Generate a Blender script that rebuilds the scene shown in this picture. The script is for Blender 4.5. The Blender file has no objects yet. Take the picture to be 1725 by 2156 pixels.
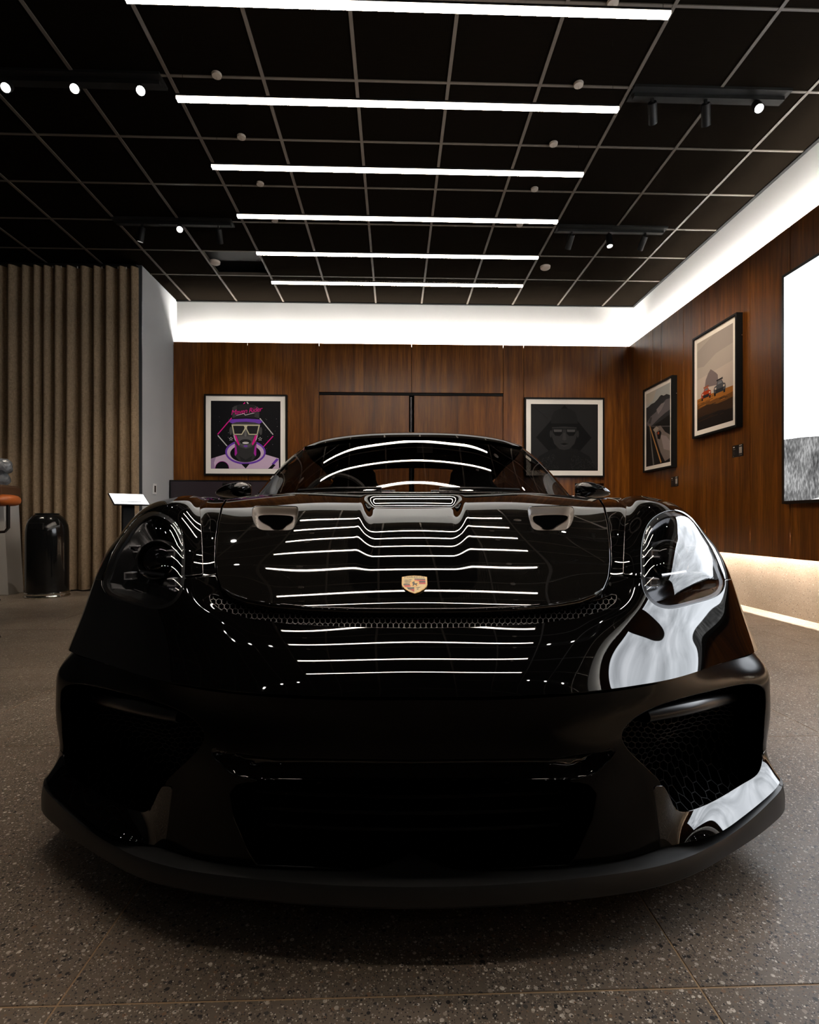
import bpy, bmesh, math, random
import numpy as np
from mathutils import Vector, Matrix

random.seed(7)
rng = np.random.default_rng(7)
scene = bpy.context.scene
C = scene.collection

# ------------------------------------------------------------------ camera, world, exposure
F_PX, CX, CY, CAM_H = 1165.0, 870.0, 1098.0, 0.78
W_PX, H_PX = 1725.0, 2156.0
TH = math.radians(1.87)                       # camera and car are turned this much to the right of the room axis
cam_d = bpy.data.cameras.new('camera')
cam = bpy.data.objects.new('camera', cam_d); C.objects.link(cam)
cam_d.sensor_fit = 'HORIZONTAL'; cam_d.sensor_width = 36.0
cam_d.lens = 36.0 * F_PX / W_PX
cam_d.shift_x = -(CX - W_PX / 2) / W_PX
cam_d.shift_y = (CY - H_PX / 2) / W_PX
cam_d.clip_start = 0.02
cam.location = (0, 0, CAM_H)
cam.rotation_euler = (math.pi / 2, 0, -TH)
scene.camera = cam

world = bpy.data.worlds.new('world'); scene.world = world
world.use_nodes = True
world.node_tree.nodes['Background'].inputs[0].default_value = (0.004, 0.0038, 0.0035, 1)
world.node_tree.nodes['Background'].inputs[1].default_value = 1.0
vs = scene.view_settings
vs.view_transform = 'Standard'; vs.look = 'None'; vs.gamma = 1.0; vs.use_curve_mapping = False
vs.exposure = 0.0
scene.display_settings.display_device = 'sRGB'
cy = scene.cycles
cy.use_denoising = True
cy.max_bounces = 10; cy.glossy_bounces = 6; cy.transmission_bounces = 8; cy.transparent_max_bounces = 10
cy.diffuse_bounces = 4
cy.caustics_reflective = False; cy.caustics_refractive = False
cy.sample_clamp_indirect = 4.0

STRIP_POWER = 56.0
SCREEN_POWER = 8.5
COVE_POWER = 400.0
PLINTH_POWER = 900.0
WARM = (1.0, 0.80, 0.62)
STRIP_COL = (1.0, 0.87, 0.74)
COVE_COL = (1.0, 0.95, 0.88)

# ------------------------------------------------------------------ helpers: materials
MATS = {}
def mat(name, col=(0.5, 0.5, 0.5), rough=0.5, metal=0.0, spec=0.5, coat=0.0, coat_rough=0.03, emit=None, emit_s=0.0,
        alpha=1.0, trans=0.0, ior=1.45):
    if name in MATS: return MATS[name]
    m = bpy.data.materials.new(name); m.use_nodes = True
    b = m.node_tree.nodes['Principled BSDF']
    b.inputs['Base Color'].default_value = (*col, 1)
    b.inputs['Roughness'].default_value = rough
    b.inputs['Metallic'].default_value = metal
    b.inputs['Specular IOR Level'].default_value = spec
    b.inputs['Coat Weight'].default_value = coat
    b.inputs['Coat Roughness'].default_value = coat_rough
    b.inputs['Transmission Weight'].default_value = trans
    b.inputs['IOR'].default_value = ior
    if emit:
        b.inputs['Emission Color'].default_value = (*emit, 1)
        b.inputs['Emission Strength'].default_value = emit_s
    m.diffuse_color = (*col, 1)
    MATS[name] = m
    return m
def nodes_of(m):
    return m.node_tree.nodes, m.node_tree.links, m.node_tree.nodes['Principled BSDF']
def ramp(N, stops, interp='LINEAR'):
    r = N.new('ShaderNodeValToRGB'); cr = r.color_ramp; cr.interpolation = interp
    while len(cr.elements) < len(stops): cr.elements.new(0.5)
    for e, (p, c) in zip(cr.elements, stops):
        e.position = p; e.color = (*c, 1) if len(c) == 3 else c
    return r

# ------------------------------------------------------------------ helpers: meshes
def link(name, me, parent=None, loc=None):
    o = bpy.data.objects.new(name, me); C.objects.link(o)
    if parent is not None: o.parent = parent
    if loc is not None: o.location = loc
    return o
def mesh(name, verts, faces, m=None, smooth=False, normals=None, fm=None):
    me = bpy.data.meshes.new(name)
    me.from_pydata([tuple(map(float, v)) for v in verts], [], [tuple(int(i) for i in f) for f in faces])
    if m is not None:
        for x in (m if isinstance(m, (list, tuple)) else [m]): me.materials.append(x)
    if fm is not None:
        me.polygons.foreach_set('material_index', np.array(fm, dtype=np.int32))
    if smooth:
        me.polygons.foreach_set('use_smooth', np.ones(len(me.polygons), dtype=bool))
    me.update()
    if normals is not None:
        me.normals_split_custom_set_from_vertices([tuple(map(float, n)) for n in normals])
    return me
def tag(o, label, cat, group=None):
    o['label'] = label; o['category'] = cat
    if group: o['group'] = group
    return o
def struct(o):
    o['kind'] = 'structure'; return o
def empty(name, loc=(0, 0, 0), rz=0.0, parent=None):
    o = bpy.data.objects.new(name, None); C.objects.link(o)
    o.location = loc; o.rotation_euler = (0, 0, rz); o.empty_display_size = 0.1
    if parent is not None: o.parent = parent
    return o
class MB:
    """collects simple solids into one mesh"""
    def __init__(s): s.v = []; s.f = []; s.m = []
    def add(s, v, f, mi=0):
        n = len(s.v); s.v += [tuple(x) for x in v]; s.f += [tuple(i + n for i in q) for q in f]; s.m += [mi] * len(f); return s
    def box(s, x0, x1, y0, y1, z0, z1, mi=0):
        v = [(x0,y0,z0),(x1,y0,z0),(x1,y1,z0),(x0,y1,z0),(x0,y0,z1),(x1,y0,z1),(x1,y1,z1),(x0,y1,z1)]
        return s.add(v, [(3,2,1,0),(4,5,6,7),(0,1,5,4),(1,2,6,5),(2,3,7,6),(3,0,4,7)], mi)
    def lathe(s, prof, n=32, c=(0,0,0), axis='z', mi=0, cap=True, ang=2*math.pi):
        v = []; f = []; k = len(prof)
        for i in range(n):
            a = ang * i / n
            for r, h in prof:
                p = (r*math.cos(a), r*math.sin(a), h)
                if axis == 'y': p = (p[0], p[2], p[1])
                elif axis == 'x': p = (p[2], p[0], p[1])
                v.append((p[0]+c[0], p[1]+c[1], p[2]+c[2]))
        for i in range(n):
            j = (i+1) % n
            for q in range(k-1):
                f.append((i*k+q, j*k+q, j*k+q+1, i*k+q+1) if axis != 'y' else (i*k+q+1, j*k+q+1, j*k+q, i*k+q))
        if cap:
            if prof[0][0] > 1e-6: f.append(tuple(i*k for i in range(n-1,-1,-1)))
            if prof[-1][0] > 1e-6: f.append(tuple(i*k+k-1 for i in range(n)))
        return s.add(v, f, mi)
    def tube(s, pts, r, n=8, mi=0, closed=False):
        pts = [Vector(p) for p in pts]; v = []; f = []; m = len(pts)
        rs = r if isinstance(r, (list, tuple)) else [r]*m
        up = Vector((0,0,1)); prev = None
        for i, p in enumerate(pts):
            if closed: t = pts[(i+1) % m] - pts[i-1]
            else: t = pts[min(i+1, m-1)] - pts[max(i-1, 0)]
            t.normalize()
            if prev is None:
                a = t.cross(up)
                if a.length < 1e-3: a = t.cross(Vector((1,0,0)))
            else:
                a = prev - t * prev.dot(t)
            a.normalize(); prev = a; b = t.cross(a)
            for k in range(n):
                th = 2*math.pi*k/n
                q = p + (a*math.cos(th) + b*math.sin(th)) * rs[i]
                v.append(tuple(q))
        for i in range(m if closed else m-1):
            j = (i+1) % m
            for k in range(n):
                l = (k+1) % n
                f.append((i*n+k, i*n+l, j*n+l, j*n+k))
        if not closed:
            f.append(tuple(range(n-1,-1,-1))); f.append(tuple((m-1)*n+k for k in range(n)))
        return s.add(v, f, mi)
    def prism(s, poly, z0, z1, mi=0, fn=None):
        n = len(poly)
        v = [(x, y, z0) for x, y in poly] + [(x, y, z1) for x, y in poly]
        if fn: v = [fn(p) for p in v]
        f = [tuple(range(n-1,-1,-1)), tuple(range(n, 2*n))] + [(i, (i+1) % n, (i+1) % n + n, i+n) for i in range(n)]
        return s.add(v, f, mi)
    def me(s, name, m, smooth=False):
        return mesh(name, s.v, s.f, m, smooth, fm=s.m)
    def obj(s, name, m, parent=None, smooth=False, loc=None, bevel=0.0):
        o = link(name, s.me(name, m, smooth), parent, loc)
        if bevel:
            b = o.modifiers.new('bevel', 'BEVEL'); b.width = bevel; b.segments = 2; b.limit_method = 'ANGLE'
        if smooth: shade_auto(o)
        return o
def shade_auto(o, ang=40):
    me = o.data
    me.polygons.foreach_set('use_smooth', np.ones(len(me.polygons), dtype=bool))
    bm = bmesh.new(); bm.from_mesh(me)
    lim = math.radians(ang)
    for e in bm.edges:
        e.smooth = not (len(e.link_faces) == 2 and e.calc_face_angle(0) > lim)
    bm.to_mesh(me); bm.free()

# ------------------------------------------------------------------ materials of the place
def floor_material(name, base_lo, base_hi, rough=0.32, scale=1.0, axis='xy'):
    m = mat(name, (0.1, 0.09, 0.08), rough, spec=0.45)
    N, L, b = nodes_of(m)
    geo = N.new('ShaderNodeNewGeometry')
    n1 = N.new('ShaderNodeTexNoise'); n1.inputs['Scale'].default_value = 2.2; n1.inputs['Detail'].default_value = 5
    L.new(geo.outputs['Position'], n1.inputs['Vector'])
    r1 = ramp(N, [(0.3, base_lo), (0.72, base_hi)]); L.new(n1.outputs['Fac'], r1.inputs[0])
    # aggregate chips: two sizes of stone
    cur = r1.outputs[0]
    for sc, thr, seed in ((75*scale, 0.30, 0.0), (150*scale, 0.32, 3.1), (290*scale, .36, 7.7)):
        mp = N.new('ShaderNodeMapping'); mp.inputs['Location'].default_value = (seed, seed*1.7, seed*.3)
        L.new(geo.outputs['Position'], mp.inputs['Vector'])
        v = N.new('ShaderNodeTexVoronoi'); v.inputs['Scale'].default_value = sc
        L.new(mp.outputs[0], v.inputs['Vector'])
        th = N.new('ShaderNodeMath'); th.operation = 'LESS_THAN'; L.new(v.outputs['Distance'], th.inputs[0]); th.inputs[1].default_value = thr
        sep = N.new('ShaderNodeSeparateColor'); L.new(v.outputs['Color'], sep.inputs[0])
        pick = N.new('ShaderNodeMath'); pick.operation = 'GREATER_THAN'; L.new(sep.outputs[0], pick.inputs[0]); pick.inputs[1].default_value = 0.42
        mul = N.new('ShaderNodeMath'); mul.operation = 'MULTIPLY'; L.new(th.outputs[0], mul.inputs[0]); L.new(pick.outputs[0], mul.inputs[1])
        cr = ramp(N, [(0.0, (0.015, 0.013, 0.012)), (0.25, (0.05, 0.045, 0.04)), (0.45, (0.30, 0.25, 0.20)), (0.62, (0.20, 0.12, 0.07)), (0.75, (0.45, 0.40, 0.34)), (0.9, (0.62, 0.57, 0.5))], 'CONSTANT')
        L.new(sep.outputs[1], cr.inputs[0])
        mx = N.new('ShaderNodeMix'); mx.data_type = 'RGBA'
        L.new(mul.outputs[0], mx.inputs[0]); L.new(cur, mx.inputs[6]); L.new(cr.outputs[0], mx.inputs[7])
        cur = mx.outputs[2]
    L.new(cur, b.inputs['Base Color'])
    n2 = N.new('ShaderNodeTexNoise'); n2.inputs['Scale'].default_value = 6; n2.inputs['Detail'].default_value = 6
    L.new(geo.outputs['Position'], n2.inputs['Vector'])
    rr = N.new('ShaderNodeMapRange'); rr.inputs[3].default_value = rough-0.06; rr.inputs[4].default_value = rough+0.12
    L.new(n2.outputs['Fac'], rr.inputs[0]); L.new(rr.outputs[0], b.inputs['Roughness'])
    n3 = N.new('ShaderNodeTexNoise'); n3.inputs['Scale'].default_value = 160; n3.inputs['Detail'].default_value = 3
    L.new(geo.outputs['Position'], n3.inputs['Vector'])
    bp = N.new('ShaderNodeBump'); bp.inputs['Strength'].default_value = 0.12; bp.inputs['Distance'].default_value = 0.003
    L.new(n3.outputs['Fac'], bp.inputs['Height']); L.new(bp.outputs[0], b.inputs['Normal'])
    return m
M_FLOOR = floor_material('speckled_concrete', (0.105, 0.080, 0.058), (0.205, 0.160, 0.122), 0.38)
M_PLINTH = floor_material('speckled_plinth', (0.20, 0.155, 0.11), (0.32, 0.25, 0.19), 0.55)
M_JOINT = mat('bronze_joint', (0.36, 0.235, 0.13), 0.5)

def wood_material():
    m = mat('walnut_veneer', (0.12, 0.05, 0.02), 0.32, spec=0.32)
    N, L, b = nodes_of(m)
    geo = N.new('ShaderNodeNewGeometry'); oi = N.new('ShaderNodeObjectInfo')
    add = N.new('ShaderNodeVectorMath'); add.operation = 'MULTIPLY_ADD'
    cmb = N.new('ShaderNodeCombineXYZ')
    sc = N.new('ShaderNodeMath'); sc.operation = 'MULTIPLY'; sc.inputs[1].default_value = 37.0
    L.new(oi.outputs['Random'], sc.inputs[0]); L.new(sc.outputs[0], cmb.inputs[2])
    L.new(geo.outputs['Position'], add.inputs[0]); add.inputs[1].default_value = (1, 1, 1); L.new(cmb.outputs[0], add.inputs[2])
    mp = N.new('ShaderNodeMapping'); mp.inputs['Scale'].default_value = (1, 1, 0.05)
    L.new(add.outputs[0], mp.inputs['Vector'])
    n1 = N.new('ShaderNodeTexNoise'); n1.inputs['Scale'].default_value = 13; n1.inputs['Detail'].default_value = 7; n1.inputs['Roughness'].default_value = 0.62; n1.inputs['Distortion'].default_value = 0.5
    L.new(mp.outputs[0], n1.inputs['Vector'])
    n2 = N.new('ShaderNodeTexNoise'); n2.inputs['Scale'].default_value = 95; n2.inputs['Detail'].default_value = 3
    L.new(mp.outputs[0], n2.inputs['Vector'])
    r1 = ramp(N, [(0.28, (0.060, 0.016, 0.0015)), (0.5, (0.155, 0.050, 0.0055)), (0.72, (0.26, 0.095, 0.012))])
    L.new(n1.outputs['Fac'], r1.inputs[0])
    r2 = ramp(N, [(0.32, (0.55, 0.5, 0.45)), (0.6, (1, 1, 1))]); L.new(n2.outputs['Fac'], r2.inputs[0])
    mx = N.new('ShaderNodeMix'); mx.data_type = 'RGBA'; mx.blend_type = 'MULTIPLY'; mx.inputs[0].default_value = 0.8
    L.new(r1.outputs[0], mx.inputs[6]); L.new(r2.outputs[0], mx.inputs[7])
    L.new(mx.outputs[2], b.inputs['Base Color'])
    bp = N.new('ShaderNodeBump'); bp.inputs['Strength'].default_value = 0.15; bp.inputs['Distance'].default_value = 0.001
    L.new(n2.outputs['Fac'], bp.inputs['Height']); L.new(bp.outputs[0], b.inputs['Normal'])
    return m
M_WOOD = wood_material()
M_WHITE = mat('white_paint', (0.62, 0.62, 0.61), 0.6)
M_DARKWALL = mat('dark_wall_paint', (0.035, 0.033, 0.03), 0.8)
M_BLACK = mat('matt_black', (0.005, 0.005, 0.005), 0.6, spec=.15)
M_SATIN = mat('satin_black', (0.007, 0.007, 0.007), 0.32, spec=0.4)
M_GRID = mat('grey_ceiling_bar', (0.070, 0.058, 0.047), 0.5)
M_LED = mat('cove_led', (1, 1, 1), emit=COVE_COL, emit_s=COVE_POWER)
M_LEDP = mat('plinth_led', (1, 1, 1), emit=(1.0, 0.92, 0.80), emit_s=PLINTH_POWER)
M_STRIP = mat('light_strip_diffuser', (1, 1, 1), emit=STRIP_COL, emit_s=STRIP_POWER)
M_SPOT = mat('spot_lens', (1, 1, 1), emit=(1.0, 0.95, 0.88), emit_s=60.0)
M_CHROME = mat('chrome', (0.6, 0.58, 0.55), 0.12, metal=1.0)
def ceiling_material():
    m = mat('perforated_black_metal', (0.01, 0.009, 0.008), 0.8, spec=0.0)
    N, L, b = nodes_of(m)
    geo = N.new('ShaderNodeNewGeometry')
    v = N.new('ShaderNodeTexVoronoi'); v.inputs['Scale'].default_value = 90; v.inputs['Randomness'].default_value = 0.0
    L.new(geo.outputs['Position'], v.inputs['Vector'])
    r = ramp(N, [(0.28, (0.0012, 0.0011, 0.001)), (0.34, (0.0046, 0.0034, 0.0024))]); L.new(v.outputs['Distance'], r.inputs[0])
    L.new(r.outputs[0], b.inputs['Base Color'])
    return m
M_CEIL = ceiling_material()
# ================================================================== the room
# room frame: X right, Y away from the camera, Z up; camera stands at the origin
Y_WOOD, Y_UP = 7.30, 7.42          # wood face and set-back upper wall at the far end
X_WOOD, X_UP = 3.13, 3.246
X_SIDE, Y_SIDE = -2.886, 6.40      # white return wall on the left
Z_WOOD, Z_CEIL, Z_PLINTH = 3.12, 3.70, 0.485
X_LEFT, Y_BACK = -6.6, -4.6

# floor: slab with separate tiles
fl = struct(MB().box(X_LEFT-.2, X_UP+.2, Y_BACK-.2, Y_UP+.2, -0.12, -0.0012).obj('floor', M_JOINT))
T = 1.055; GAP = 0.0035
def tile_mesh():
    h = T/2 - GAP/2; b = 0.0006
    mb = MB(); v = []
    for z, k in ((-0.0012, h), (-0.0006, h), (0, h-b)):
        v += [(-k,-k,z),(k,-k,z),(k,k,z),(-k,k,z)]
    f = [(8,9,10,11)]
    for r in (0, 4):
        for i in range(4):
            j = (i+1) % 4; f.append((r+i, r+j, r+4+j, r+4+i))
    mb.add(v, f); return mb.me('floor_tile', M_FLOOR)
TM = tile_mesh()
ix0 = math.floor((X_LEFT - 0.51)/T); ix1 = math.ceil((X_UP-0.51)/T)
iy0 = math.floor((Y_BACK - 0.91)/T); iy1 = math.ceil((Y_UP-0.91)/T)
for i in range(ix0, ix1):
    for j in range(iy0, iy1):
        o = link('floor_tile', TM, fl, (0.51 + (i+.5)*T, 0.91 + (j+.5)*T, 0))

# far wall
wb = struct(MB().box(X_SIDE-.2, X_UP+.3, Y_UP, Y_UP+.15, 0, Z_CEIL+.2).obj('wall_back', M_WHITE))
def wood_panels(wall, edges, fixed, z0, z1, along, skip=()):
    for a, b in zip(edges[:-1], edges[1:]):
        g = 0.0025
        zz1 = z1
        if along == 'x': MB().box(a+g, b-g, fixed, fixed+.02, z0, zz1).obj('wood_panel', M_WOOD, wall, bevel=.0015)
        else: MB().box(fixed, fixed+.02, a+g, b-g, z0, zz1).obj('wood_panel', M_WOOD, wall, bevel=.0015)
XD0, XDG, XD1, ZD = -0.997, 0.219, 1.436, 2.453
wood_panels(wb, [X_SIDE+.002, -1.93, XD0], Y_WOOD, Z_PLINTH, Z_WOOD, 'x')
wood_panels(wb, [XD1, 1.71, 2.74, X_WOOD+.02], Y_WOOD, Z_PLINTH, Z_WOOD, 'x')
wood_panels(wb, [XD0, XDG, XD1], Y_WOOD, ZD+.028, Z_WOOD, 'x')
# backing behind the wood, leaving a slot for the light strip on top and below
MB().box(X_SIDE, X_WOOD+.02, Y_WOOD+.02, Y_WOOD+.05, .72, Z_WOOD-.03).obj('batten', M_BLACK, wb)
MB().box(X_SIDE, X_WOOD+.02, Y_WOOD+.05, Y_UP, Z_WOOD-.09, Z_WOOD-.07).obj('cove_shelf', M_WHITE, wb)
MB().box(X_SIDE+.003, X_WOOD+.05, Y_WOOD+.052, Y_WOOD+.074, Z_WOOD-.07, Z_WOOD-.055).obj('led_strip', M_LED, wb)
MB().box(X_SIDE, X_UP, Y_UP-.004, Y_UP, 0, 1.0).obj('plinth', M_PLINTH, wb)
MB().box(X_SIDE, X_WOOD+.03, Y_WOOD+.05, Y_UP, 0.70, 0.72).obj('plinth_shelf', M_BLACK, wb)
MB().box(X_SIDE+.02, X_WOOD+.03, Y_WOOD+.06, Y_WOOD+.075, 0.685, 0.70).obj('led_strip', M_LEDP, wb)
# flush double door in the wood
d1 = struct(empty('door_1', (XDG, Y_WOOD, 0)))
for a, b in ((XD0, XDG), (XDG, XD1)):
    s = 1 if a == XDG else -1
    x0 = a + (.004 if s < 0 else .034); x1 = b - (.034 if s < 0 else .004)
    o = MB().box(x0-XDG, x1-XDG, .004, .034, .012, ZD-.012).obj('door_leaf', M_WOOD, d1, bevel=.0015)
MB().box(-.033, .033, .02, .045, .012, ZD-.012).obj('door_gap', M_BLACK, d1)
MB().box(-.02, .006, -.012, .02, .9, ZD-.03).obj('pull_handle', mat('dark_metal', (.02,.02,.022), .25, metal=.8), d1, bevel=.003)
MB().box(XD0-XDG, XD1-XDG, .006, .02, ZD-.004, ZD+.006).obj('head_rail', M_BLACK, d1)

# right wall: upper white, wood, plinth
wr = struct(MB().box(X_UP, X_UP+.15, Y_BACK, Y_UP+.15, 0, Z_CEIL+.2).obj('wall_right', M_WHITE))
wood_panels(wr, [Y_BACK, -3.4, -2.2, -1.0, .2, 1.4, 2.6, 3.4, 4.285, 4.78, 5.49, 5.91, 6.41, 6.62, Y_WOOD], X_WOOD, Z_PLINTH, Z_WOOD, 'y')
MB().box(X_WOOD+.02, X_WOOD+.05, Y_BACK, Y_WOOD, .70, Z_WOOD-.03).obj('batten', M_BLACK, wr)
MB().box(X_WOOD+.05, X_UP, Y_BACK, Y_UP, Z_WOOD-.09, Z_WOOD-.07).obj('cove_shelf', M_WHITE, wr)
MB().box(X_WOOD+.052, X_WOOD+.074, Y_BACK+.1, Y_UP-.02, Z_WOOD-.07, Z_WOOD-.055).obj('led_strip', M_LED, wr)
MB().box(X_UP-.004, X_UP, Y_BACK, Y_UP, 0, 1.0).obj('plinth', M_PLINTH, wr)
MB().box(X_WOOD+.05, X_UP, Y_BACK, Y_WOOD, 0.68, 0.70).obj('plinth_shelf', M_BLACK, wr)
MB().box(X_WOOD+.055, X_WOOD+.070, Y_BACK+.1, Y_WOOD, 0.665, 0.68).obj('led_strip', M_LEDP, wr)

# white return wall on the left, with a dark metal edge strip
wl = struct(MB().box(X_SIDE-.16, X_SIDE, Y_SIDE+.012, Y_UP+.1, 0, Z_CEIL+.1).obj('wall_side', mat('pale_wall_paint', (0.50,0.52,0.53), .65)))
MB().box(X_SIDE-.17, X_SIDE+.003, Y_SIDE, Y_SIDE+.012, 0, Z_CEIL).obj('edge_strip', mat('edge_metal', (.10,.11,.12), .4, metal=.5), wl)
# walls that close the room out of view
struct(MB().box(X_LEFT-.15, X_LEFT, Y_BACK, Y_UP, 0, Z_CEIL+.1).obj('wall_left', M_DARKWALL))
struct(MB().box(X_LEFT, X_UP, Y_BACK-.15, Y_BACK, 0, Z_CEIL+.1).obj('wall_behind', M_DARKWALL))
struct(MB().box(X_LEFT, X_SIDE-.16, 6.75, 6.9, 0, Z_CEIL+.1).obj('wall_curtain', M_DARKWALL))

# ceiling: black void slab, perforated tiles, grey bars
ce = struct(MB().box(X_LEFT, X_UP+.1, Y_BACK, Y_UP+.1, Z_CEIL+.10, Z_CEIL+.2).obj('ceiling', M_BLACK))
GX, GY = 0.612, 0.59
gx = [1.58 + GX*k for k in range(-14, 3)]; gx = [x for x in gx if x > X_LEFT] + [X_UP]
gx = [X_LEFT] + gx
gy = [6.62 - GY*k for k in range(0, 20)]; gy = [Y_BACK] + [y for y in gy if y > Y_BACK][::-1] + [Y_UP]
tile_cache = {}
for a, b in zip(gx[:-1], gx[1:]):
    for c, d in zip(gy[:-1], gy[1:]):
        w, h = round(b-a, 4), round(d-c, 4)
        if a < -2.7 and b < -2.65 and d > 6.5 and a > X_SIDE-.6: pass
        if abs(a+2.092) < .02 and abs(c-6.03) < .02: continue        # one tile left out: open black void
        if abs(b-a) < .02 or abs(d-c) < .02: continue
        if (w, h) not in tile_cache:
            tile_cache[(w, h)] = MB().box(-w/2+.004, w/2-.004, -h/2+.004, h/2-.004, 0, .012).me('ceiling_tile', M_CEIL)
        link('ceiling_tile', tile_cache[(w, h)], ce, ((a+b)/2, (c+d)/2, Z_CEIL))
bx = MB().box(-.011, .011, Y_BACK, Y_UP, -.008, .03).me('ceiling_bar', M_GRID)
for x in gx[1:-1]: link('ceiling_bar', bx, ce, (x, 0, Z_CEIL))
by = MB().box(X_LEFT, X_UP, -.009, .009, -.006, .03).me('ceiling_bar', M_GRID)
for y in gy[1:-1]: link('ceiling_bar', by, ce, (0, y, Z_CEIL))
MB().box(X_LEFT, X_UP, Y_UP-.03, Y_UP, -.012, .03).obj('ceiling_trim', M_BLACK, ce, loc=(0,0,Z_CEIL))
MB().box(X_UP-.03, X_UP, Y_BACK, Y_UP-.03, -.012, .03).obj('ceiling_trim', M_BLACK, ce, loc=(0,0,Z_CEIL))

# ------------------------------------------------------------------ hanging light strips
Z_STRIP = 3.08
ORD = ['first', 'second', 'third', 'fourth', 'fifth', 'sixth', 'seventh', 'eighth', 'ninth']
SX0, SX1 = -1.19, 1.25
def strip_meshes():
    L = SX1 - SX0; h = L/2
    body = MB().box(-h, h, -.0165, .0165, .013, .024).me('housing', M_SATIN)
    diff = MB(); diff.box(-h, h, -.0160, .0160, .0, .013, 1); diff.box(-h+.001, h-.001, -.0155, .0155, -.002, .0, 0)
    diff = diff.me('diffuser', [M_STRIP, mat('strip_side', (1,1,1), emit=STRIP_COL, emit_s=6.0)])
    up = MB().box(-h+.03, h-.03, -.012, .012, .024, .026).me('added_upglow', mat('added_upglow_surface', (1,1,1), emit=WARM, emit_s=STRIP_POWER*0.10))  # added upward glow that tints the ceiling above the strips
    wire = MB().tube([(0,0,.024),(0,0,Z_CEIL-Z_STRIP)], .0012, 5).me('suspension_wire', M_CHROME)
    can = MB().lathe([(.0,.0),(.03,.002),(.032,.012),(.032,.018),(0,.018)], 20).me('ceiling_canopy', mat('canopy_grey', (.3,.26,.22), .5))
    return body, diff, up, wire, can
SM = strip_meshes()
for i in range(9):
    y = 2.48 + .58*(i-3)
    e = empty('light_strip', ((SX0+SX1)/2, y, Z_STRIP))
    h = (SX1-SX0)/2
    lab = ('nearest of the white hanging light strips in view, cut by the picture top' if i == 3 else
           ['', '', '', '', 'second hanging light strip from the picture top, wide and bright', 'third hanging light strip from the picture top',
            'fourth hanging light strip from the picture top', 'fifth hanging light strip, last but one before the far wall', 'farthest and shortest-looking hanging light strip near the far wall'][i] if i > 3 else
           'hanging light strip out of view, ' + ['last of three over the camera', 'middle of three over the car nose', 'first of three before the picture top'][i] + ', seen in reflections')
    tag(e, lab, 'light', 'hanging light strips over the car' if i >= 3 else 'hanging light strips seen only in reflection')
    link('housing', SM[0], e); link('diffuser', SM[1], e); link('added_upglow', SM[2], e)
    for s in (-1, 1):
        link('suspension_wire', SM[3], e, (s*(h-.03), 0, 0))
        link('ceiling_canopy', SM[4], e, (s*(h-.03), 0, Z_CEIL-Z_STRIP-.026))

# ------------------------------------------------------------------ ceiling tracks with spot heads
def spot_head(parent, x, target, lit):
    """a small cylinder lamp aimed at a point"""
    base = Vector((x, 0, -.055))
    wp = parent.location + base
    dirv = (Vector(target) - wp).normalized()
    q = dirv.to_track_quat('-Z', 'Y')
    hd = link('spot_head', MB().lathe([(.0,.05),(.027,.05),(.03,.045),(.03,-.085),(.026,-.085),(.025,-.07)], 20, cap=False).me('spot_head', mat('head_black', (.004,.004,.004), .5, spec=.2)), parent)
    hd.location = base + dirv*0.05; hd.rotation_mode = 'QUATERNION'; hd.rotation_quaternion = q
    shade_auto(hd)
    ln = link('lamp_lens', MB().lathe([(0,-.074),(.0255,-.074)], 20, cap=False).me('lamp_lens', M_SPOT if lit else mat('lamp_off', (.05,.05,.05), .2)), hd)
    # flip to face outward
    st = link('swivel', MB().box(-.008, .008, -.008, .008, -.06, 0).me('swivel', M_SATIN), parent, (x, 0, 0))
    if lit and lit > 1:
        sp = bpy.data.lights.new('spot_beam', 'SPOT'); sp.energy = lit; sp.spot_size = math.radians(46); sp.spot_blend = .9; sp.color = (1.0, .86, .70); sp.shadow_soft_size = .03
        so = bpy.data.objects.new('spot_beam', sp); C.objects.link(so); so.parent = hd; so.location = (0, 0, -.09)
def track(x0, x1, y, heads, label):
    e = empty('spot_track', ((x0+x1)/2, y, Z_CEIL-.012))
    h = (x1-x0)/2
    MB().box(-h-.02, h+.02, -.07, .07, -.006, .03).obj('track_frame', M_BLACK, e)
    MB().box(-h, h, -.018, .018, -.03, -.006).obj('track_rail', M_BLACK, e)
    for x, tg, lit in heads: spot_head(e, x-(x0+x1)/2, tg, lit)
    tag(e, label, 'track light', 'ceiling spot tracks')
track(1.62, 2.66, 3.71, [(1.75, (3.1, 6.3, 1.9), 190), (2.12, (3.1, 5.3, 2.1), 110), (2.47, (1.3, .8, .6), 1)], 'black ceiling track with three spots beside the nearest right-hand tile row')
track(1.62, 2.68, 5.45, [(1.76, (1.5, 7.3, 1.7), 70), (2.13, (2.05, 4.4, 0), 1), (2.5, (2.3, 7.3, 1.9), 60)], 'far black ceiling track with three spots near the bright wall corner')
track(-2.75, -1.55, 3.71, [(-2.53, (-1.0, .4, .7), 1), (-2.1, (-.4, .2, .7), 1), (-1.68, (-.1, .3, .7), 1)], 'black ceiling track on the left with three bright glaring spots')
track(-2.7, -1.6, 5.45, [(-2.45, (-3.3, 6.1, .1), 70), (-2.09, (-.5, 1.0, .7), 1), (-1.72, (-1.94, 7.3, 1.8), 75)], 'far black ceiling track on the left with one bright spot above the curtain end')
for k, y in enumerate((1.95, .2, -1.55, -3.0)):
    for s in (-1, 1):
        hs = [(s*1.7, (s*.5, 1.2, .3), 1), (s*2.1, (s*.3, 1.0, .4), 1), (s*2.5, (s*.9, 1.3, .3), 1)]
        track(s*2.15-.53, s*2.15+.53, y, hs, ('left' if s < 0 else 'right') + '-hand ceiling spot track seen only in reflections, ' + ['over the car nose', 'over the camera', 'just behind the camera', 'far behind the camera'][k])
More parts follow.
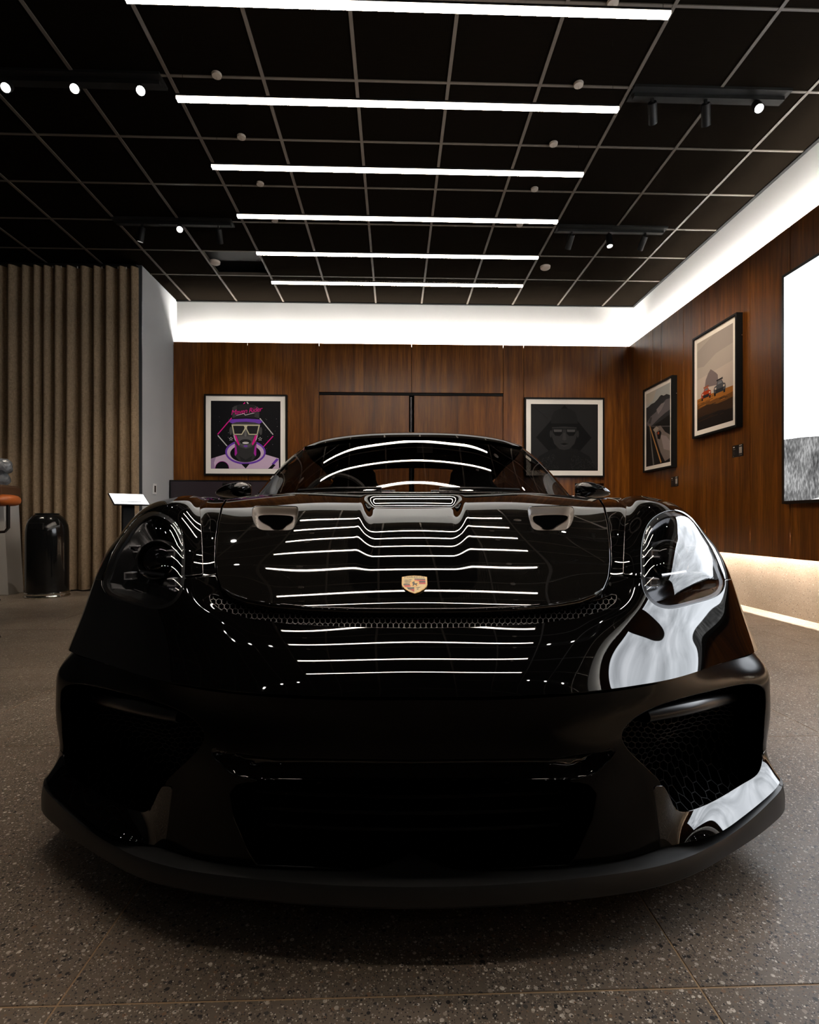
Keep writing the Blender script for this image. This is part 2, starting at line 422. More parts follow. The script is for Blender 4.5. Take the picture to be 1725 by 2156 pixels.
# unseen spot track added to brighten the curtain side
track(-5.2, -4.0, 4.9, [(-5.0, (-4.9, 6.0, .1), 50), (-4.6, (-4.4, 6.0, .1), 50), (-4.15, (-3.9, 6.0, .1), 50)], 'added ceiling spot track out of view, there to light the beige curtain')
# small round detectors on the ceiling
for (x, y) in ((-2.02, 6.28), (1.72, 6.28)):
    s = MB().lathe([(0,-.03),(.045,-.03),(.055,-.022),(.058,0),(0,0)], 24).obj('smoke_detector', mat('detector_white', (.6,.52,.45), .5), smooth=True, loc=(x, y, Z_CEIL-.001))
    tag(s, 'small round ceiling detector near the far ' + ('left' if x < 0 else 'right') + ' corner', 'detector', 'round ceiling detectors')

# ------------------------------------------------------------------ curtain
def curtain():
    x0, x1 = -6.4, X_SIDE-.02
    n = 900; zs = np.linspace(0.015, 3.64, 26)
    xs = np.linspace(0, 1, n)
    ph = np.cumsum(0.75 + .5*np.interp(xs, np.linspace(0,1,40), rng.random(40))); ph = ph/ph[-1]*2*math.pi*27
    amp = np.interp(xs, np.linspace(0,1,36), .6+.6*rng.random(36))
    v = []
    for iz, z in enumerate(zs):
        t = z/3.64
        yy = np.sin(ph + .35*np.sin(2.2*t+xs*9)*(1-t)) + .28*np.sin(2*ph+1.1+t)
        a = amp*(.040 + .014*(1-t))
        xx = x0 + (x1-x0)*xs + .018*np.cos(ph)*(1-.3*t)
        for i in range(n): v.append((xx[i], 6.335 + a[i]*yy[i], z))
    f = [(r*n+i, r*n+i+1, (r+1)*n+i+1, (r+1)*n+i) for r in range(25) for i in range(n-1)]
    m = mat('beige_linen', (0.36, 0.27, 0.18), 0.85, spec=.1)
    N, L, b = nodes_of(m)
    geo = N.new('ShaderNodeNewGeometry')
    mp = N.new('ShaderNodeMapping'); mp.inputs['Scale'].default_value = (40, 40, 260); L.new(geo.outputs['Position'], mp.inputs['Vector'])
    n1 = N.new('ShaderNodeTexNoise'); n1.inputs['Scale'].default_value = 1.0; n1.inputs['Detail'].default_value = 3; L.new(mp.outputs[0], n1.inputs['Vector'])
    mp2 = N.new('ShaderNodeMapping'); mp2.inputs['Scale'].default_value = (300, 300, 25); L.new(geo.outputs['Position'], mp2.inputs['Vector'])
    n2 = N.new('ShaderNodeTexNoise'); n2.inputs['Scale'].default_value = 1.0; L.new(mp2.outputs[0], n2.inputs['Vector'])
    ad = N.new('ShaderNodeMath'); ad.operation = 'ADD'; L.new(n1.outputs['Fac'], ad.inputs[0]); L.new(n2.outputs['Fac'], ad.inputs[1])
    r = ramp(N, [(0.38, (.17,.120,.072)), (0.62, (.32,.236,.152))]); 
    hv = N.new('ShaderNodeMath'); hv.operation = 'MULTIPLY'; hv.inputs[1].default_value = .5; L.new(ad.outputs[0], hv.inputs[0]); L.new(hv.outputs[0], r.inputs[0])
    L.new(r.outputs[0], b.inputs['Base Color'])
    e = empty('curtain', (0, 6.335, 0))
    o = link('curtain_cloth', mesh('curtain_cloth', [(a, b_-6.335, c) for a, b_, c in v], f, m, True), e)
    MB().box(x0, x1, -.02, .02, 3.645, 3.67).obj('curtain_rail', M_SATIN, e)
    hk = MB().tube([(0,0,0),(0,0,.03)], .006, 6).me('glider', mat('glider_white', (.6,.6,.6), .4))
    for k in range(12): link('glider', hk, e, (x1-.03-.09*k, 0, 3.622))
    tag(e, 'floor-length beige linen curtain hanging in deep folds on the left', 'curtain')
curtain()
# ================================================================== framed pictures and other things
def flat(name, shapes, parent, w, h, loc, step=0.00001):
    """a flat print: coloured polygons in unit coordinates (u right, v down), built as very thin layers"""
    v, f, fm, ms = [], [], [], []
    for i, (poly, m) in enumerate(shapes):
        if m not in ms: ms.append(m)
        n = len(v)
        for u, t in poly: v.append(((u-.5)*w, -step*i, (.5-t)*h))
        a = sum(poly[k][0]*poly[(k+1) % len(poly)][1] - poly[(k+1) % len(poly)][0]*poly[k][1] for k in range(len(poly)))
        idx = list(range(n, n+len(poly)))
        f.append(idx if a < 0 else idx[::-1]); fm.append(ms.index(m))
    return link(name, mesh(name, v, f, ms, fm=fm), parent, loc)
def ink(name, col, rough=.5): return mat('ink_'+name, col, rough, spec=.1)
RECT = [(0,0),(1,0),(1,1),(0,1)]
def ell(cx, cy_, rx, ry, n=28, a0=0, a1=2*math.pi): return [(cx+rx*math.cos(a0+(a1-a0)*k/n), cy_+ry*math.sin(a0+(a1-a0)*k/n)) for k in range(n if abs(a1-a0-2*math.pi) < 1e-6 else n+1)]
def bar(p, q, w):
    dx, dy = q[0]-p[0], q[1]-p[1]; l = math.hypot(dx, dy); nx, ny = -dy/l*w/2, dx/l*w/2
    return [(p[0]+nx,p[1]+ny),(q[0]+nx,q[1]+ny),(q[0]-nx,q[1]-ny),(p[0]-nx,p[1]-ny)]
def wide(r): return [(max(0,min(1,u)), max(0,min(1,v))) for u, v in r]
def framed(name, loc, rz, W, H, border, shapes, label, thick=.035, mount=(.80,.78,.74), depth=.06):
    e = empty(name, loc, rz)
    fw = .02
    mb = MB()
    mb.box(-W/2, W/2, -depth, 0, -H/2, -H/2+fw).box(-W/2, W/2, -depth, 0, H/2-fw, H/2)
    mb.box(-W/2, -W/2+fw, -depth, 0, -H/2+fw, H/2-fw).box(W/2-fw, W/2, -depth, 0, -H/2+fw, H/2-fw)
    mb.obj('frame', M_BLACK, e)
    MB().box(-W/2+fw, W/2-fw, -depth+.014, -.002, -H/2+fw, H/2-fw).obj('mount_board', mat('mount_%d' % int(mount[0]*100), mount, .7), e)
    w, h = W-2*fw-2*border, H-2*fw-2*border
    flat('print', shapes, e, w, h, (0, -depth+.0135, 0))
    hk = MB().lathe([(0,-.004),(.006,-.004),(.006,.004),(0,.004)], 10, axis='x').obj('frame_clip', M_CHROME, e); hk.location = (W/2+.003, -.012, H*.3)
    tag(e, label, 'picture', 'framed pictures')
    return e

K0, K1, K2, K3 = ink('black', (.006,.006,.008)), ink('charcoal', (.018,.018,.02)), ink('grey', (.06,.06,.062)), ink('mid', (.13,.13,.135))
KP, KV, KL, KW, KY = ink('magenta', (.62,.01,.25)), ink('violet', (.15,.05,.42)), ink('lilac', (.56,.42,.58)), ink('pale', (.55,.55,.56)), ink('cream', (.50,.48,.34))
KD = ink('lilac_shade', (.32,.22,.38)); KPS = ink('magenta_soft', (.35,.02,.32))
def A(x, y): return ((x-205-(y-195)*.031)/1288, (y-195)/1277)
def P(*pts): return wide([A(*p) for p in pts])
art = [(RECT, K0)]
art += [(P((800,250),(835,212),(838,240),(815,252)), KP), (P((862,215),(885,212),(905,248),(885,250)), KW)]
art += [(wide(bar(A(600,515), A(348,828), .014)), KP), (wide(bar(A(1120,520), A(1375,825), .014)), KW),
        (wide(bar(A(352,845), A(530,1045), .014)), KW), (wide(bar(A(1375,855), A(1205,1055), .014)), KP)]
for k in range(90):
    x = random.choice([random.uniform(260, 560), random.uniform(1180, 1450)]); y = random.uniform(470, 1180); r = random.choice([2,2,3,4])
    art.append((P((x-r,y),(x,y-r),(x+r,y),(x,y+r)), K3 if r < 4 else KW))
# suit
art += [(P((225,1285),(500,1200),(560,1260),(880,1390),(1240,1200),(1495,1275),(1505,1470),(248,1470)), KL),
        (P((225,1285),(330,1255),(300,1360),(318,1470),(248,1470)), KD),
        (P(*[(450+132*math.cos(t), 1470-140*math.sin(t)) for t in np.linspace(0, math.pi, 24)]), KPS),
        (P(*[(450+124*math.cos(t), 1470-132*math.sin(t)) for t in np.linspace(0, math.pi, 24)]), K0),
        (P((1450,1275),(1500,1290),(1410,1395),(1360,1385)), KV), (P((1390,1380),(1440,1400),(1380,1470),(1300,1470)), K0)]
art += [(wide(ell(*A(875,1160), 375/1288, 232/1277, 48)), KV), (wide(ell(*A(875,1160), 342/1288, 195/1277, 48)), KL),
        (wide(ell(*A(875,1185), 283/1288, 165/1277, 40)), K0),
        (P((800,1380),(960,1375),(888,1468)), K0)]
# neck and face
art += [(P((672,960),(1072,960),(1076,1230),(1000,1330),(905,1340),(770,1330),(680,1225)), ink('neck', (.032,.032,.034))),
        (P((760,1230),(880,1300),(1000,1230),(980,1320),(900,1338),(800,1320)), K1),
        (P((672,1000),(700,1040),(722,1180),(690,1235),(676,1210)), KPS), (P((1072,1000),(1045,1040),(1028,1180),(1058,1235),(1074,1210)), KPS)]
face = [(612,600),(1120,600),(1120,780),(1085,900),(1060,985),(985,1065),(880,1098),(770,1065),(690,985),(650,900),(612,780)]
art += [(P(*face), K2), (P((720,860),(1010,860),(985,1030),(880,1088),(775,1030)), ink('skin', (.085,.085,.088))), (P((655,838),(690,838),(765,1020),(745,1035),(690,950)), KP), (P((1078,838),(1040,838),(985,1010),(1005,1030),(1055,950)), KP),
        (P((640,840),(658,838),(700,960),(672,935)), KL), (P((1092,840),(1076,838),(1050,950),(1070,925)), KL),
        (wide(ell(*A(590,760), .02, .06)), K2), (wide(ell(*A(1145,760), .02, .06)), K2)]
art += [(wide(ell(*A(868,965), 105/1288, 50/1277)), K1), (wide(ell(*A(872,985), 60/1288, 20/1277)), KW), (wide(ell(*A(875,1045), 36/1288, 18/1277)), KV),
        (P((845,725),(880,725),(884,855),(864,868),(846,855)), K3)]
# glasses
art += [(P((600,640),(1128,640),(1085,832),(925,832),(868,720),(800,832),(645,832)), KY), (P((628,662),(850,662),(838,725),(790,815),(660,815)), K1), (P((880,662),(1100,662),(1072,815),(938,815),(890,725)), K1),
        (wide(bar(A(835,660), A(868,728), .012)), KY), (wide(bar(A(888,660), A(862,728), .012)), KY)]
# cap
art += [(P((600,520),(595,350),(640,285),(740,262),(870,255),(1000,265),(1090,310),(1112,400),(1110,530)), K1)]
for k in range(9):
    t = k/8; art.append((wide(bar(A(604+20*t,330+180*t), A(690-10*t,290+190*t), .004)), K3)); art.append((wide(bar(A(1104,330+180*t), A(1020,290+190*t), .004)), K3))
art += [(P((545,585),(600,540),(870,528),(1110,540),(1175,580),(1120,625),(1030,600),(870,588),(690,595),(610,620)), KV), (P((600,540),(870,528),(1110,540),(1108,520),(870,500),(602,520)), K0)]
art += [(wide(bar(A(682,468), A(830,430), .008)), KW), (wide(bar(A(830,430), A(845,462), .008)), KW), (wide(bar(A(845,462), A(1015,418), .008)), KW)]
def star(cx, cy_, r): return [(cx+(r if k % 2 == 0 else r*.42)*math.sin(k*math.pi/5), cy_-(r if k % 2 == 0 else r*.42)*math.cos(k*math.pi/5)) for k in range(10)]
for sx in (598, 1137):
    c_ = A(sx, 910); art += [(star(c_[0], c_[1], .033), KW), (star(c_[0], c_[1], .022), K0)]
fa = framed('framed_poster', (-1.938, Y_WOOD, 1.905), 0, 1.066, 1.05, .065, art, 'framed poster of a figure in cap, glasses and violet collar on the far wall')
def lettering(name, body, size, m, parent, loc, rot=(math.pi/2, 0, 0), shear=0.0, align='CENTER', extrude=0.0, spacing=1.0):
    cu = bpy.data.curves.new(name, 'FONT'); cu.body = body; cu.size = size; cu.shear = shear; cu.align_x = align; cu.align_y = 'CENTER'; cu.extrude = extrude; cu.space_character = spacing
    cu.resolution_u = 3
    o = bpy.data.objects.new(name, cu); C.objects.link(o)
    dg = bpy.context.evaluated_depsgraph_get(); me = bpy.data.meshes.new_from_object(o.evaluated_get(dg))
    bpy.data.objects.remove(o); me.name = name; me.materials.clear(); me.materials.append(m)
    t = link(name, me, parent, loc); t.rotation_euler = rot
    return t
lw = 1.066-.04-.13; lh = 1.05-.04-.13
ux, vy = A(865, 385)
lettering('cap_lettering', 'Maven Rider', .088, KP, fa, ((ux-.5)*lw, -.0505, (.5-vy)*lh), (math.pi/2, -.13, 0), .35, spacing=.9)

# dark portrait on the right of the far wall
D0, D1, D2, D3, D4 = ink('d0', (.014,.014,.015), .6), ink('d1', (.0035,.0035,.004), .6), ink('d2', (.007,.007,.0075), .6), ink('d3', (.020,.020,.021), .6), ink('d4', (.06,.06,.062), .6)
def A(x, y): return ((x-886)/486, (y-175)/490)
DF, DC, DN = ink('d_face', (.020,.020,.021), .6), ink('d_cap', (.0095,.0095,.010), .6), ink('d_nose', (.030,.030,.031), .6)
dk = [(RECT, D0), (wide(bar(A(890,180), A(1010,285), .004)), D1), (P((1130,180),(1325,422),(1130,650),(925,420)), D1),
      (P((900,640),(945,560),(1040,505),(1215,505),(1310,560),(1352,640),(1358,665),(888,665)), D2)]
for k in range(420):
    x = random.uniform(905, 1345); y = random.uniform(512+abs(x-1127)*.42, 662)
    if abs(x-1127) < 66-(y-520)*.25: continue
    a = random.uniform(0, 3.14); dk.append((P(*[(x+px, y+py) for px, py in bar((-4*math.cos(a), -4*math.sin(a)), (4*math.cos(a), 4*math.sin(a)), 2.6)]), D3))
dk += [(P((1072,470),(1182,470),(1190,560),(1127,640),(1064,560)), D2), (wide(ell(*A(1030,395), .018, .055)), DF), (wide(ell(*A(1225,395), .018, .055)), DF),
       (P((1038,330),(1217,330),(1216,420),(1200,468),(1165,505),(1127,514),(1090,505),(1055,468),(1039,420)), DF),
       (P((1030,335),(1034,270),(1052,232),(1090,212),(1130,207),(1170,212),(1204,232),(1222,270),(1226,335)), DC), (P((1026,318),(1230,318),(1222,346),(1127,340),(1034,346)), D1),
       (wide(bar(A(1032,358), A(1224,358), .010)), D1), (P((1044,358),(1116,358),(1112,392),(1094,410),(1062,408),(1048,388)), D1), (P((1140,358),(1212,358),(1208,388),(1194,408),(1162,410),(1144,392)), D1),
       (P((1050,362),(1111,362),(1108,380),(1054,380)), D4), (P((1146,362),(1207,362),(1203,380),(1149,380)), D4),
       (P((1120,385),(1135,385),(1143,437),(1128,444),(1113,437)), DN), (P((1098,468),(1127,462),(1157,468),(1127,477)), D1), (P((1100,478),(1155,478),(1127,488)), DN)]
framed('framed_portrait', (2.242, Y_WOOD, 1.893), 0, 1.066, 1.05, .065, dk, 'framed near-black portrait wearing sunglasses on the far wall, right of the doors')

# road photograph on the right wall
R_ = lambda n, c: ink('road_'+n, c, .4)
rd = [(RECT, R_('sky', (.40,.40,.38))), ([(0,.0),(.45,0),(.30,.13),(0,.16)], R_('sky2', (.46,.41,.34))),
      ([(0,.19),(.1,.185),(.23,.165),(.36,.165),(.5,.14),(.58,.115),(.65,.105),(.75,.13),(.86,.125),(1,.16),(1,.6),(0,.6)], R_('mount', (.028,.028,.03))),
      ([(.02,.40),(.2,.33),(.42,.30),(.62,.24),(.85,.19),(1,.2),(1,.34),(.8,.36),(.55,.40),(.3,.45),(.1,.47)], R_('mist', (.12,.105,.11))),
      ([(.45,.27),(.65,.22),(.8,.22),(.66,.30),(.52,.34)], R_('mist2', (.22,.19,.19))),
      ([(.1,.41),(.18,.34),(.26,.35),(.2,.43)], R_('mist3', (.05,.045,.045))),
      ([(0,.44),(.3,.47),(.6,.44),(1,.40),(1,1),(0,1)], R_('dark', (.010,.009,.009))),
      ([(.13,.45),(1,.545),(1,.56),(.2,.47)], R_('line', (.07,.06,.06))),
      ([(.36,.50),(.62,.50),(.8,.60),(1,.66),(1,.95),(.8,.98),(.62,.85),(.5,.72),(.38,.58)], R_('fog', (.17,.135,.12))),
      ([(.30,.52),(.45,.49),(.55,.53),(.42,.58)], R_('fog2', (.30,.25,.20))), ([(.62,.62),(.85,.66),(1,.74),(1,.86),(.75,.82)], R_('fog3', (.26,.21,.20))),
      ([(.46,.57),(.6,.56),(.66,.60),(.6,.68),(.5,.66)], R_('car', (.012,.010,.010))), (ell(.53,.59,.035,.018), R_('tail', (.30,.045,.01))),
      ([(.13,.45),(.17,.45),(.66,.98),(.62,.99)], R_('stripe', (.42,.20,.07))), ([(.14,.46),(.16,.46),(.36,1),(.30,1)], R_('edge', (.13,.12,.11)))]
framed('framed_photograph', (X_WOOD, 6.40, 1.895), -math.pi/2, .72, 1.02, .045, rd, 'framed photograph of a misty mountain road, nearer the room corner', mount=(.82,.75,.66))

# beach photograph on the right wall
B_ = lambda n, c: ink('beach_'+n, c, .4)
bc = [(RECT, B_('sky', (.40,.34,.29)))]
bc += [([(0,.1),(.5,.0),(1,.0),(1,.2),(.55,.22),(.2,.3),(0,.28)], B_('cloud', (.33,.28,.245))), ([(0,.42),(1,.38),(1,.66),(0,.66)], B_('haze', (.46,.38,.32))),
       ([(.23,.54),(.26,.46),(.33,.40),(.40,.365),(.45,.385),(.55,.43),(.60,.46),(.62,.57)], B_('rock', (.17,.13,.125))),
       ([(0,.645),(.3,.635),(1,.64),(1,1),(0,1)], B_('sand', (.30,.11,.018))), ([(0,.70),(.4,.69),(.7,.72),(1,.70),(1,1),(0,1)], B_('sand2', (.13,.05,.012))),
       ([(0,.76),(.3,.74),(.6,.77),(1,.755),(1,1),(0,1)], B_('sand3', (.035,.017,.009))), ([(0,.86),(.5,.84),(1,.87),(1,1),(0,1)], B_('sand4', (.012,.009,.008)))]
for k in range(40):
    x, y, l = random.uniform(0,.8), random.uniform(.66,.9), random.uniform(.06,.25)
    bc.append((wide([(x,y),(x+l,y-.006),(x+l,y+.002),(x+.02,y+.007)]), random.choice([B_('sand', (.30,.11,.018)), B_('sand3', (.035,.017,.009)), B_('sand2', (.13,.05,.012))]) if y < .78 else B_('sand3', (.035,.017,.009))))
def toycar(cx, cy_, w, h, body, glass, load):
    s = lambda pts: [(cx+(a-.5)*w, cy_+(b-.5)*h) for a, b in pts]
    return [(s([(.02,.6),(.08,.42),(.25,.36),(.33,.14),(.68,.12),(.8,.36),(.95,.42),(.99,.65),(.95,.85),(.05,.88)]), body), (s([(.33,.34),(.38,.18),(.64,.17),(.72,.33)]), glass),
            (s([(.25,.02),(.75,-.02),(.76,.1),(.27,.13)]), load), (s([(.05,.8),(.2,.8),(.2,1),(.07,1)]), K0), (s([(.8,.78),(.95,.78),(.94,.98),(.81,.98)]), K0), (s([(.2,.62),(.8,.62),(.78,.84),(.22,.84)]), K1),
            (s([(.12,.48),(.24,.48),(.24,.6),(.12,.6)]), B_('lamp', (.55,.45,.35))), (s([(.78,.48),(.9,.48),(.9,.6),(.78,.6)]), B_('lamp', (.55,.45,.35)))]
bc += toycar(.27, .605, .30, .15, B_('red', (.32,.035,.008)), B_('glass', (.14,.14,.15)), B_('box', (.25,.07,.03)))
bc += toycar(.65, .595, .34, .17, B_('grey', (.06,.06,.065)), B_('glass', (.14,.14,.15)), K1)
framed('framed_photograph', (X_WOOD, 5.25, 2.148), -math.pi/2, .74, 1.03, .05, bc, 'framed photograph of two cars on an orange beach before a rock', mount=(.82,.77,.70))

# small caption plates under the photographs (their code squares left out)
def plate(loc, label):
    e = empty('caption_plate', loc, -math.pi/2)
    MB().box(-.078, .078, -.006, 0, -.055, .055).obj('plate', M_SATIN, e, bevel=.001)
    wt, gr = mat('plate_white', (.72,.70,.68), .5), mat('plate_grey', (.20,.19,.18), .5)
    s = [([(.09,.12),(.24,.12),(.24,.2),(.09,.2)], wt), ([(.09,.32),(.3,.32),(.3,.36),(.09,.36)], gr), ([(.66,.06),(.92,.06),(.92,.10),(.66,.10)], wt), ([(.66,.12),(.8,.12),(.8,.15),(.66,.15)], gr),
         ([(.66,.22),(.92,.22),(.92,.74),(.66,.74)], mat('plate_card', (.50,.45,.40), .6)), ([(.66,.84),(.92,.84),(.92,.88),(.66,.88)], gr), ([(.09,.88),(.15,.88),(.15,.92),(.09,.92)], gr)]
    for k in range(5): s.append(([(.09,.5+.06*k),(.2+.14*random.random(),.5+.06*k),(.2,.52+.06*k),(.09,.52+.06*k)], mat('plate_dim', (.06,.06,.06), .5)))
    flat('caption_print', s, e, .156, .11, (0, -.0062, 0))
    tag(e, label, 'sign', 'caption plates on the wood wall')
plate((X_WOOD, 6.09, 1.227), 'small black caption plate under the misty road photograph')
plate((X_WOOD, 4.95, 1.425), 'small black caption plate under the beach photograph')

# ------------------------------------------------------------------ large lit screen on the right wall
def screen():
    y1, y0, z0, z1 = 4.31, 0.95, .92, 2.735
    e = empty('display_screen', (X_WOOD, (y0+y1)/2, z0), -math.pi/2)
    W, H = y1-y0, z1-z0
    fw = .022
    mb = MB().box(-W/2, W/2, -.05, 0, 0, fw).box(-W/2, W/2, -.05, 0, H-fw, H).box(-W/2, -W/2+fw, -.05, 0, fw, H-fw).box(W/2-fw, W/2, -.05, 0, fw, H-fw)
    mb.obj('bezel', M_SATIN, e)
    ms = bpy.data.materials.new('screen_sky'); ms.use_nodes = True
    N = ms.node_tree.nodes; L = ms.node_tree.links; N.clear()
    out = N.new('ShaderNodeOutputMaterial'); em = N.new('ShaderNodeEmission'); L.new(em.outputs[0], out.inputs[0])
    tc = N.new('ShaderNodeTexCoord'); mp = N.new('ShaderNodeMapping'); mp.inputs['Scale'].default_value = (1.1, 1, 2.6); mp.inputs['Rotation'].default_value = (0, .45, 0)
    L.new(tc.outputs['Object'], mp.inputs['Vector'])
    n = N.new('ShaderNodeTexNoise'); n.inputs['Scale'].default_value = 1.3; n.inputs['Detail'].default_value = 6; L.new(mp.outputs[0], n.inputs['Vector'])
    r = ramp(N, [(0.30, (.40,.43,.46)), (.52, (.70,.74,.79)), (.66, (.93,.97,1.03))]); L.new(n.outputs['Fac'], r.inputs[0])
    L.new(r.outputs[0], em.inputs[0]); em.inputs[1].default_value = SCREEN_POWER
    mg = bpy.data.materials.new('screen_grass'); mg.use_nodes = True
    N = mg.node_tree.nodes; L = mg.node_tree.links; N.clear()
    out = N.new('ShaderNodeOutputMaterial'); em = N.new('ShaderNodeEmission'); L.new(em.outputs[0], out.inputs[0])
    tc = N.new('ShaderNodeTexCoord'); mp = N.new('ShaderNodeMapping'); mp.inputs['Scale'].default_value = (55, 1, 22); mp.inputs['Rotation'].default_value = (0, .5, 0)
    L.new(tc.outputs['Object'], mp.inputs['Vector'])
    n = N.new('ShaderNodeTexNoise'); n.inputs['Scale'].default_value = 1.0; n.inputs['Detail'].default_value = 8; L.new(mp.outputs[0], n.inputs['Vector'])
    n2 = N.new('ShaderNodeTexNoise'); n2.inputs['Scale'].default_value = 5; n2.inputs['Detail'].default_value = 3; L.new(tc.outputs['Object'], n2.inputs['Vector'])
    mu = N.new('ShaderNodeMath'); mu.operation = 'MULTIPLY_ADD'; L.new(n.outputs['Fac'], mu.inputs[0]); mu.inputs[1].default_value = .62; 
    m2 = N.new('ShaderNodeMath'); m2.operation = 'MULTIPLY'; m2.inputs[1].default_value = .45; L.new(n2.outputs['Fac'], m2.inputs[0]); L.new(m2.outputs[0], mu.inputs[2])
    r = ramp(N, [(.34, (.03,.03,.03)), (.52, (.22,.22,.22)), (.70, (.62,.62,.62))]); L.new(mu.outputs[0], r.inputs[0]); L.new(r.outputs[0], em.inputs[0]); em.inputs[1].default_value = 1.0
    mk = bpy.data.materials.new('screen_road'); mk.use_nodes = True
    b = mk.node_tree.nodes['Principled BSDF']; b.inputs['Base Color'].default_value = (0,0,0,1); b.inputs['Emission Color'].default_value = (.9,.9,.9,1); b.inputs['Emission Strength'].default_value = 1.0
    w, h = W-2*fw, H-2*fw
    hz = 1-(1.43-z0-fw)/h
    pts = [(0, hz), (.06, hz+.006), (.13, hz+.02), (.22, hz+.015), (.30, hz+.07), (.36, hz+.06), (.43, hz+.13), (.50, hz+.15), (.56, .93), (.66, .96), (.8, .975), (1, .97)]
    sky = [(0,0),(1,0)] + pts[::-1]
    gr = pts + [(1,1),(0,1)]
    flat('picture', [(sky, ms), (gr, mg), ([(.085,1),(.22,.955),(.40,.93),(.44,.96),(.30,1)], mk)], e, w, h, (0, -.045, H/2), step=.0003)
    tag(e, 'large wall screen showing white sky over grey grass, at the right edge', 'screen')
screen()

# ------------------------------------------------------------------ left side: bin, tablet stand, thermostat, counter, stools, ornament
b_ = empty('waste_bin', (-3.62, 5.885, 0))
prof = [(0,.02),(.192,.02),(.196,.05),(.196,.62),(.194,.68),(.186,.74),(.168,.79),(.138,.832),(.112,.852),(.105,.856),(0,.858)]
MB().lathe(prof, 48).obj('body', mat('gloss_black_enamel', (.006,.006,.006), .12), b_, smooth=True)
MB().lathe([(0,0),(.205,0),(.209,.012),(.201,.022),(.201,.034),(.207,.044),(.199,.055),(.18,.055)], 48).obj('base_ring', M_CHROME, b_, smooth=True)
MB().lathe([(.105,.850),(.112,.862),(.104,.866),(.096,.858)], 40, cap=False).obj('opening_rim', M_SATIN, b_, smooth=True)
MB().box(-.07,.07,-.192,-.14,.70,.765).obj('push_flap', M_SATIN, b_, bevel=.004)
tag(b_, 'domed glossy black waste bin with a chrome base ring by the curtain', 'bin')

k = empty('tablet_stand', (-2.267, 4.777, 0), math.radians(42))
MB().box(-.17,.17,-.15,.15,0,.012).obj('base_plate', M_SATIN, k, bevel=.003)
MB().box(-.047,.047,-.02,.02,.012,.93).obj('post', M_BLACK, k, bevel=.003)
tb = MB().box(-.143,.143,-.098,.098,-.006,.006).obj('tablet', M_SATIN, k, bevel=.004); tb.location = (0,-.03,.965); tb.rotation_euler = (math.radians(30),0,0)
sc_ = MB().box(-.135,.135,-.090,.090,.0062,.0068).obj('screen', mat('tablet_screen', (1,1,1), emit=(.95,.97,1.0), emit_s=1.3), tb)
MB().box(-.12,-.06,.055,.066,.0069,.0071).obj('screen_text', mat('screen_grey', (.7,.7,.7), emit=(.75,.77,.8), emit_s=.9), sc_)
MB().box(-.006,.006,-.07,-.062,.0069,.0071).obj('screen_mark', MATS['screen_grey'], sc_)
MB().box(-.085,.085,-.05,.03,-.03,-.007).obj('bracket', M_SATIN, k, bevel=.003).location = (0,-.03,.955)
tag(k, 'slim black stand with a tilted glowing white tablet beside the car', 'kiosk')

t = empty('thermostat', (X_SIDE, 6.72, 1.168), 0)
MB().box(0,.018,-.042,.042,-.065,.065).obj('case', mat('thermostat_white', (.72,.72,.70), .4), t, bevel=.005)
MB().box(.0182,.0195,-.026,.012,-.038,.04).obj('display', mat('thermostat_display', (.03,.015,.01), .2), t)
tag(t, 'small white thermostat on the pale side wall', 'thermostat')

# low dark display board standing by the far wall behind the car
dp = empty('display_board', (-2.24, 7.16, 0))
MB().box(-.62,.62,.0,.03,.35,1.295).obj('panel', mat('dull_purple_screen', (.030,.022,.028), .35), dp)
MB().box(-.635,.635,-.008,.035,1.295,1.31).box(-.635,-.62,-.008,.035,.34,1.295).box(.62,.635,-.008,.035,.34,1.295).obj('frame', M_SATIN, dp)
for s in (-.45,.45): MB().box(s-.02,s+.02,-.12,.12,0,.02).box(s-.02,s+.02,.0,.03,.02,.36).obj('foot', M_SATIN, dp)
tag(dp, 'low dark framed display board standing against the far wall behind the car', 'display')

ct = empty('counter', (-4.75, 6.1, 0))
MB().add([(-.85,-.10,0),(.655,-.10,0),(.655,.14,0),(-.85,.14,0),(-.85,-.10,1.04),(.60,-.10,1.04),(.60,.14,1.04),(-.85,.14,1.04)], [(3,2,1,0),(4,5,6,7),(0,1,5,4),(1,2,6,5),(2,3,7,6),(3,0,4,7)]).obj('cabinet_body', mat('counter_white', (.42,.41,.39), .5), ct, bevel=.004)
MB().box(-.9,.65,-.20,.10,1.035,1.145).obj('worktop', mat('counter_brown', (.115,.055,.028), .45), ct, bevel=.004)
MB().box(-.9,.64,-.19,.09,1.145,1.165).obj('worktop_inlay', mat('counter_brown_light', (.15,.085,.05), .5), ct, bevel=.003)
tag(ct, 'white counter with a thick brown top at the left edge before the curtain', 'counter')

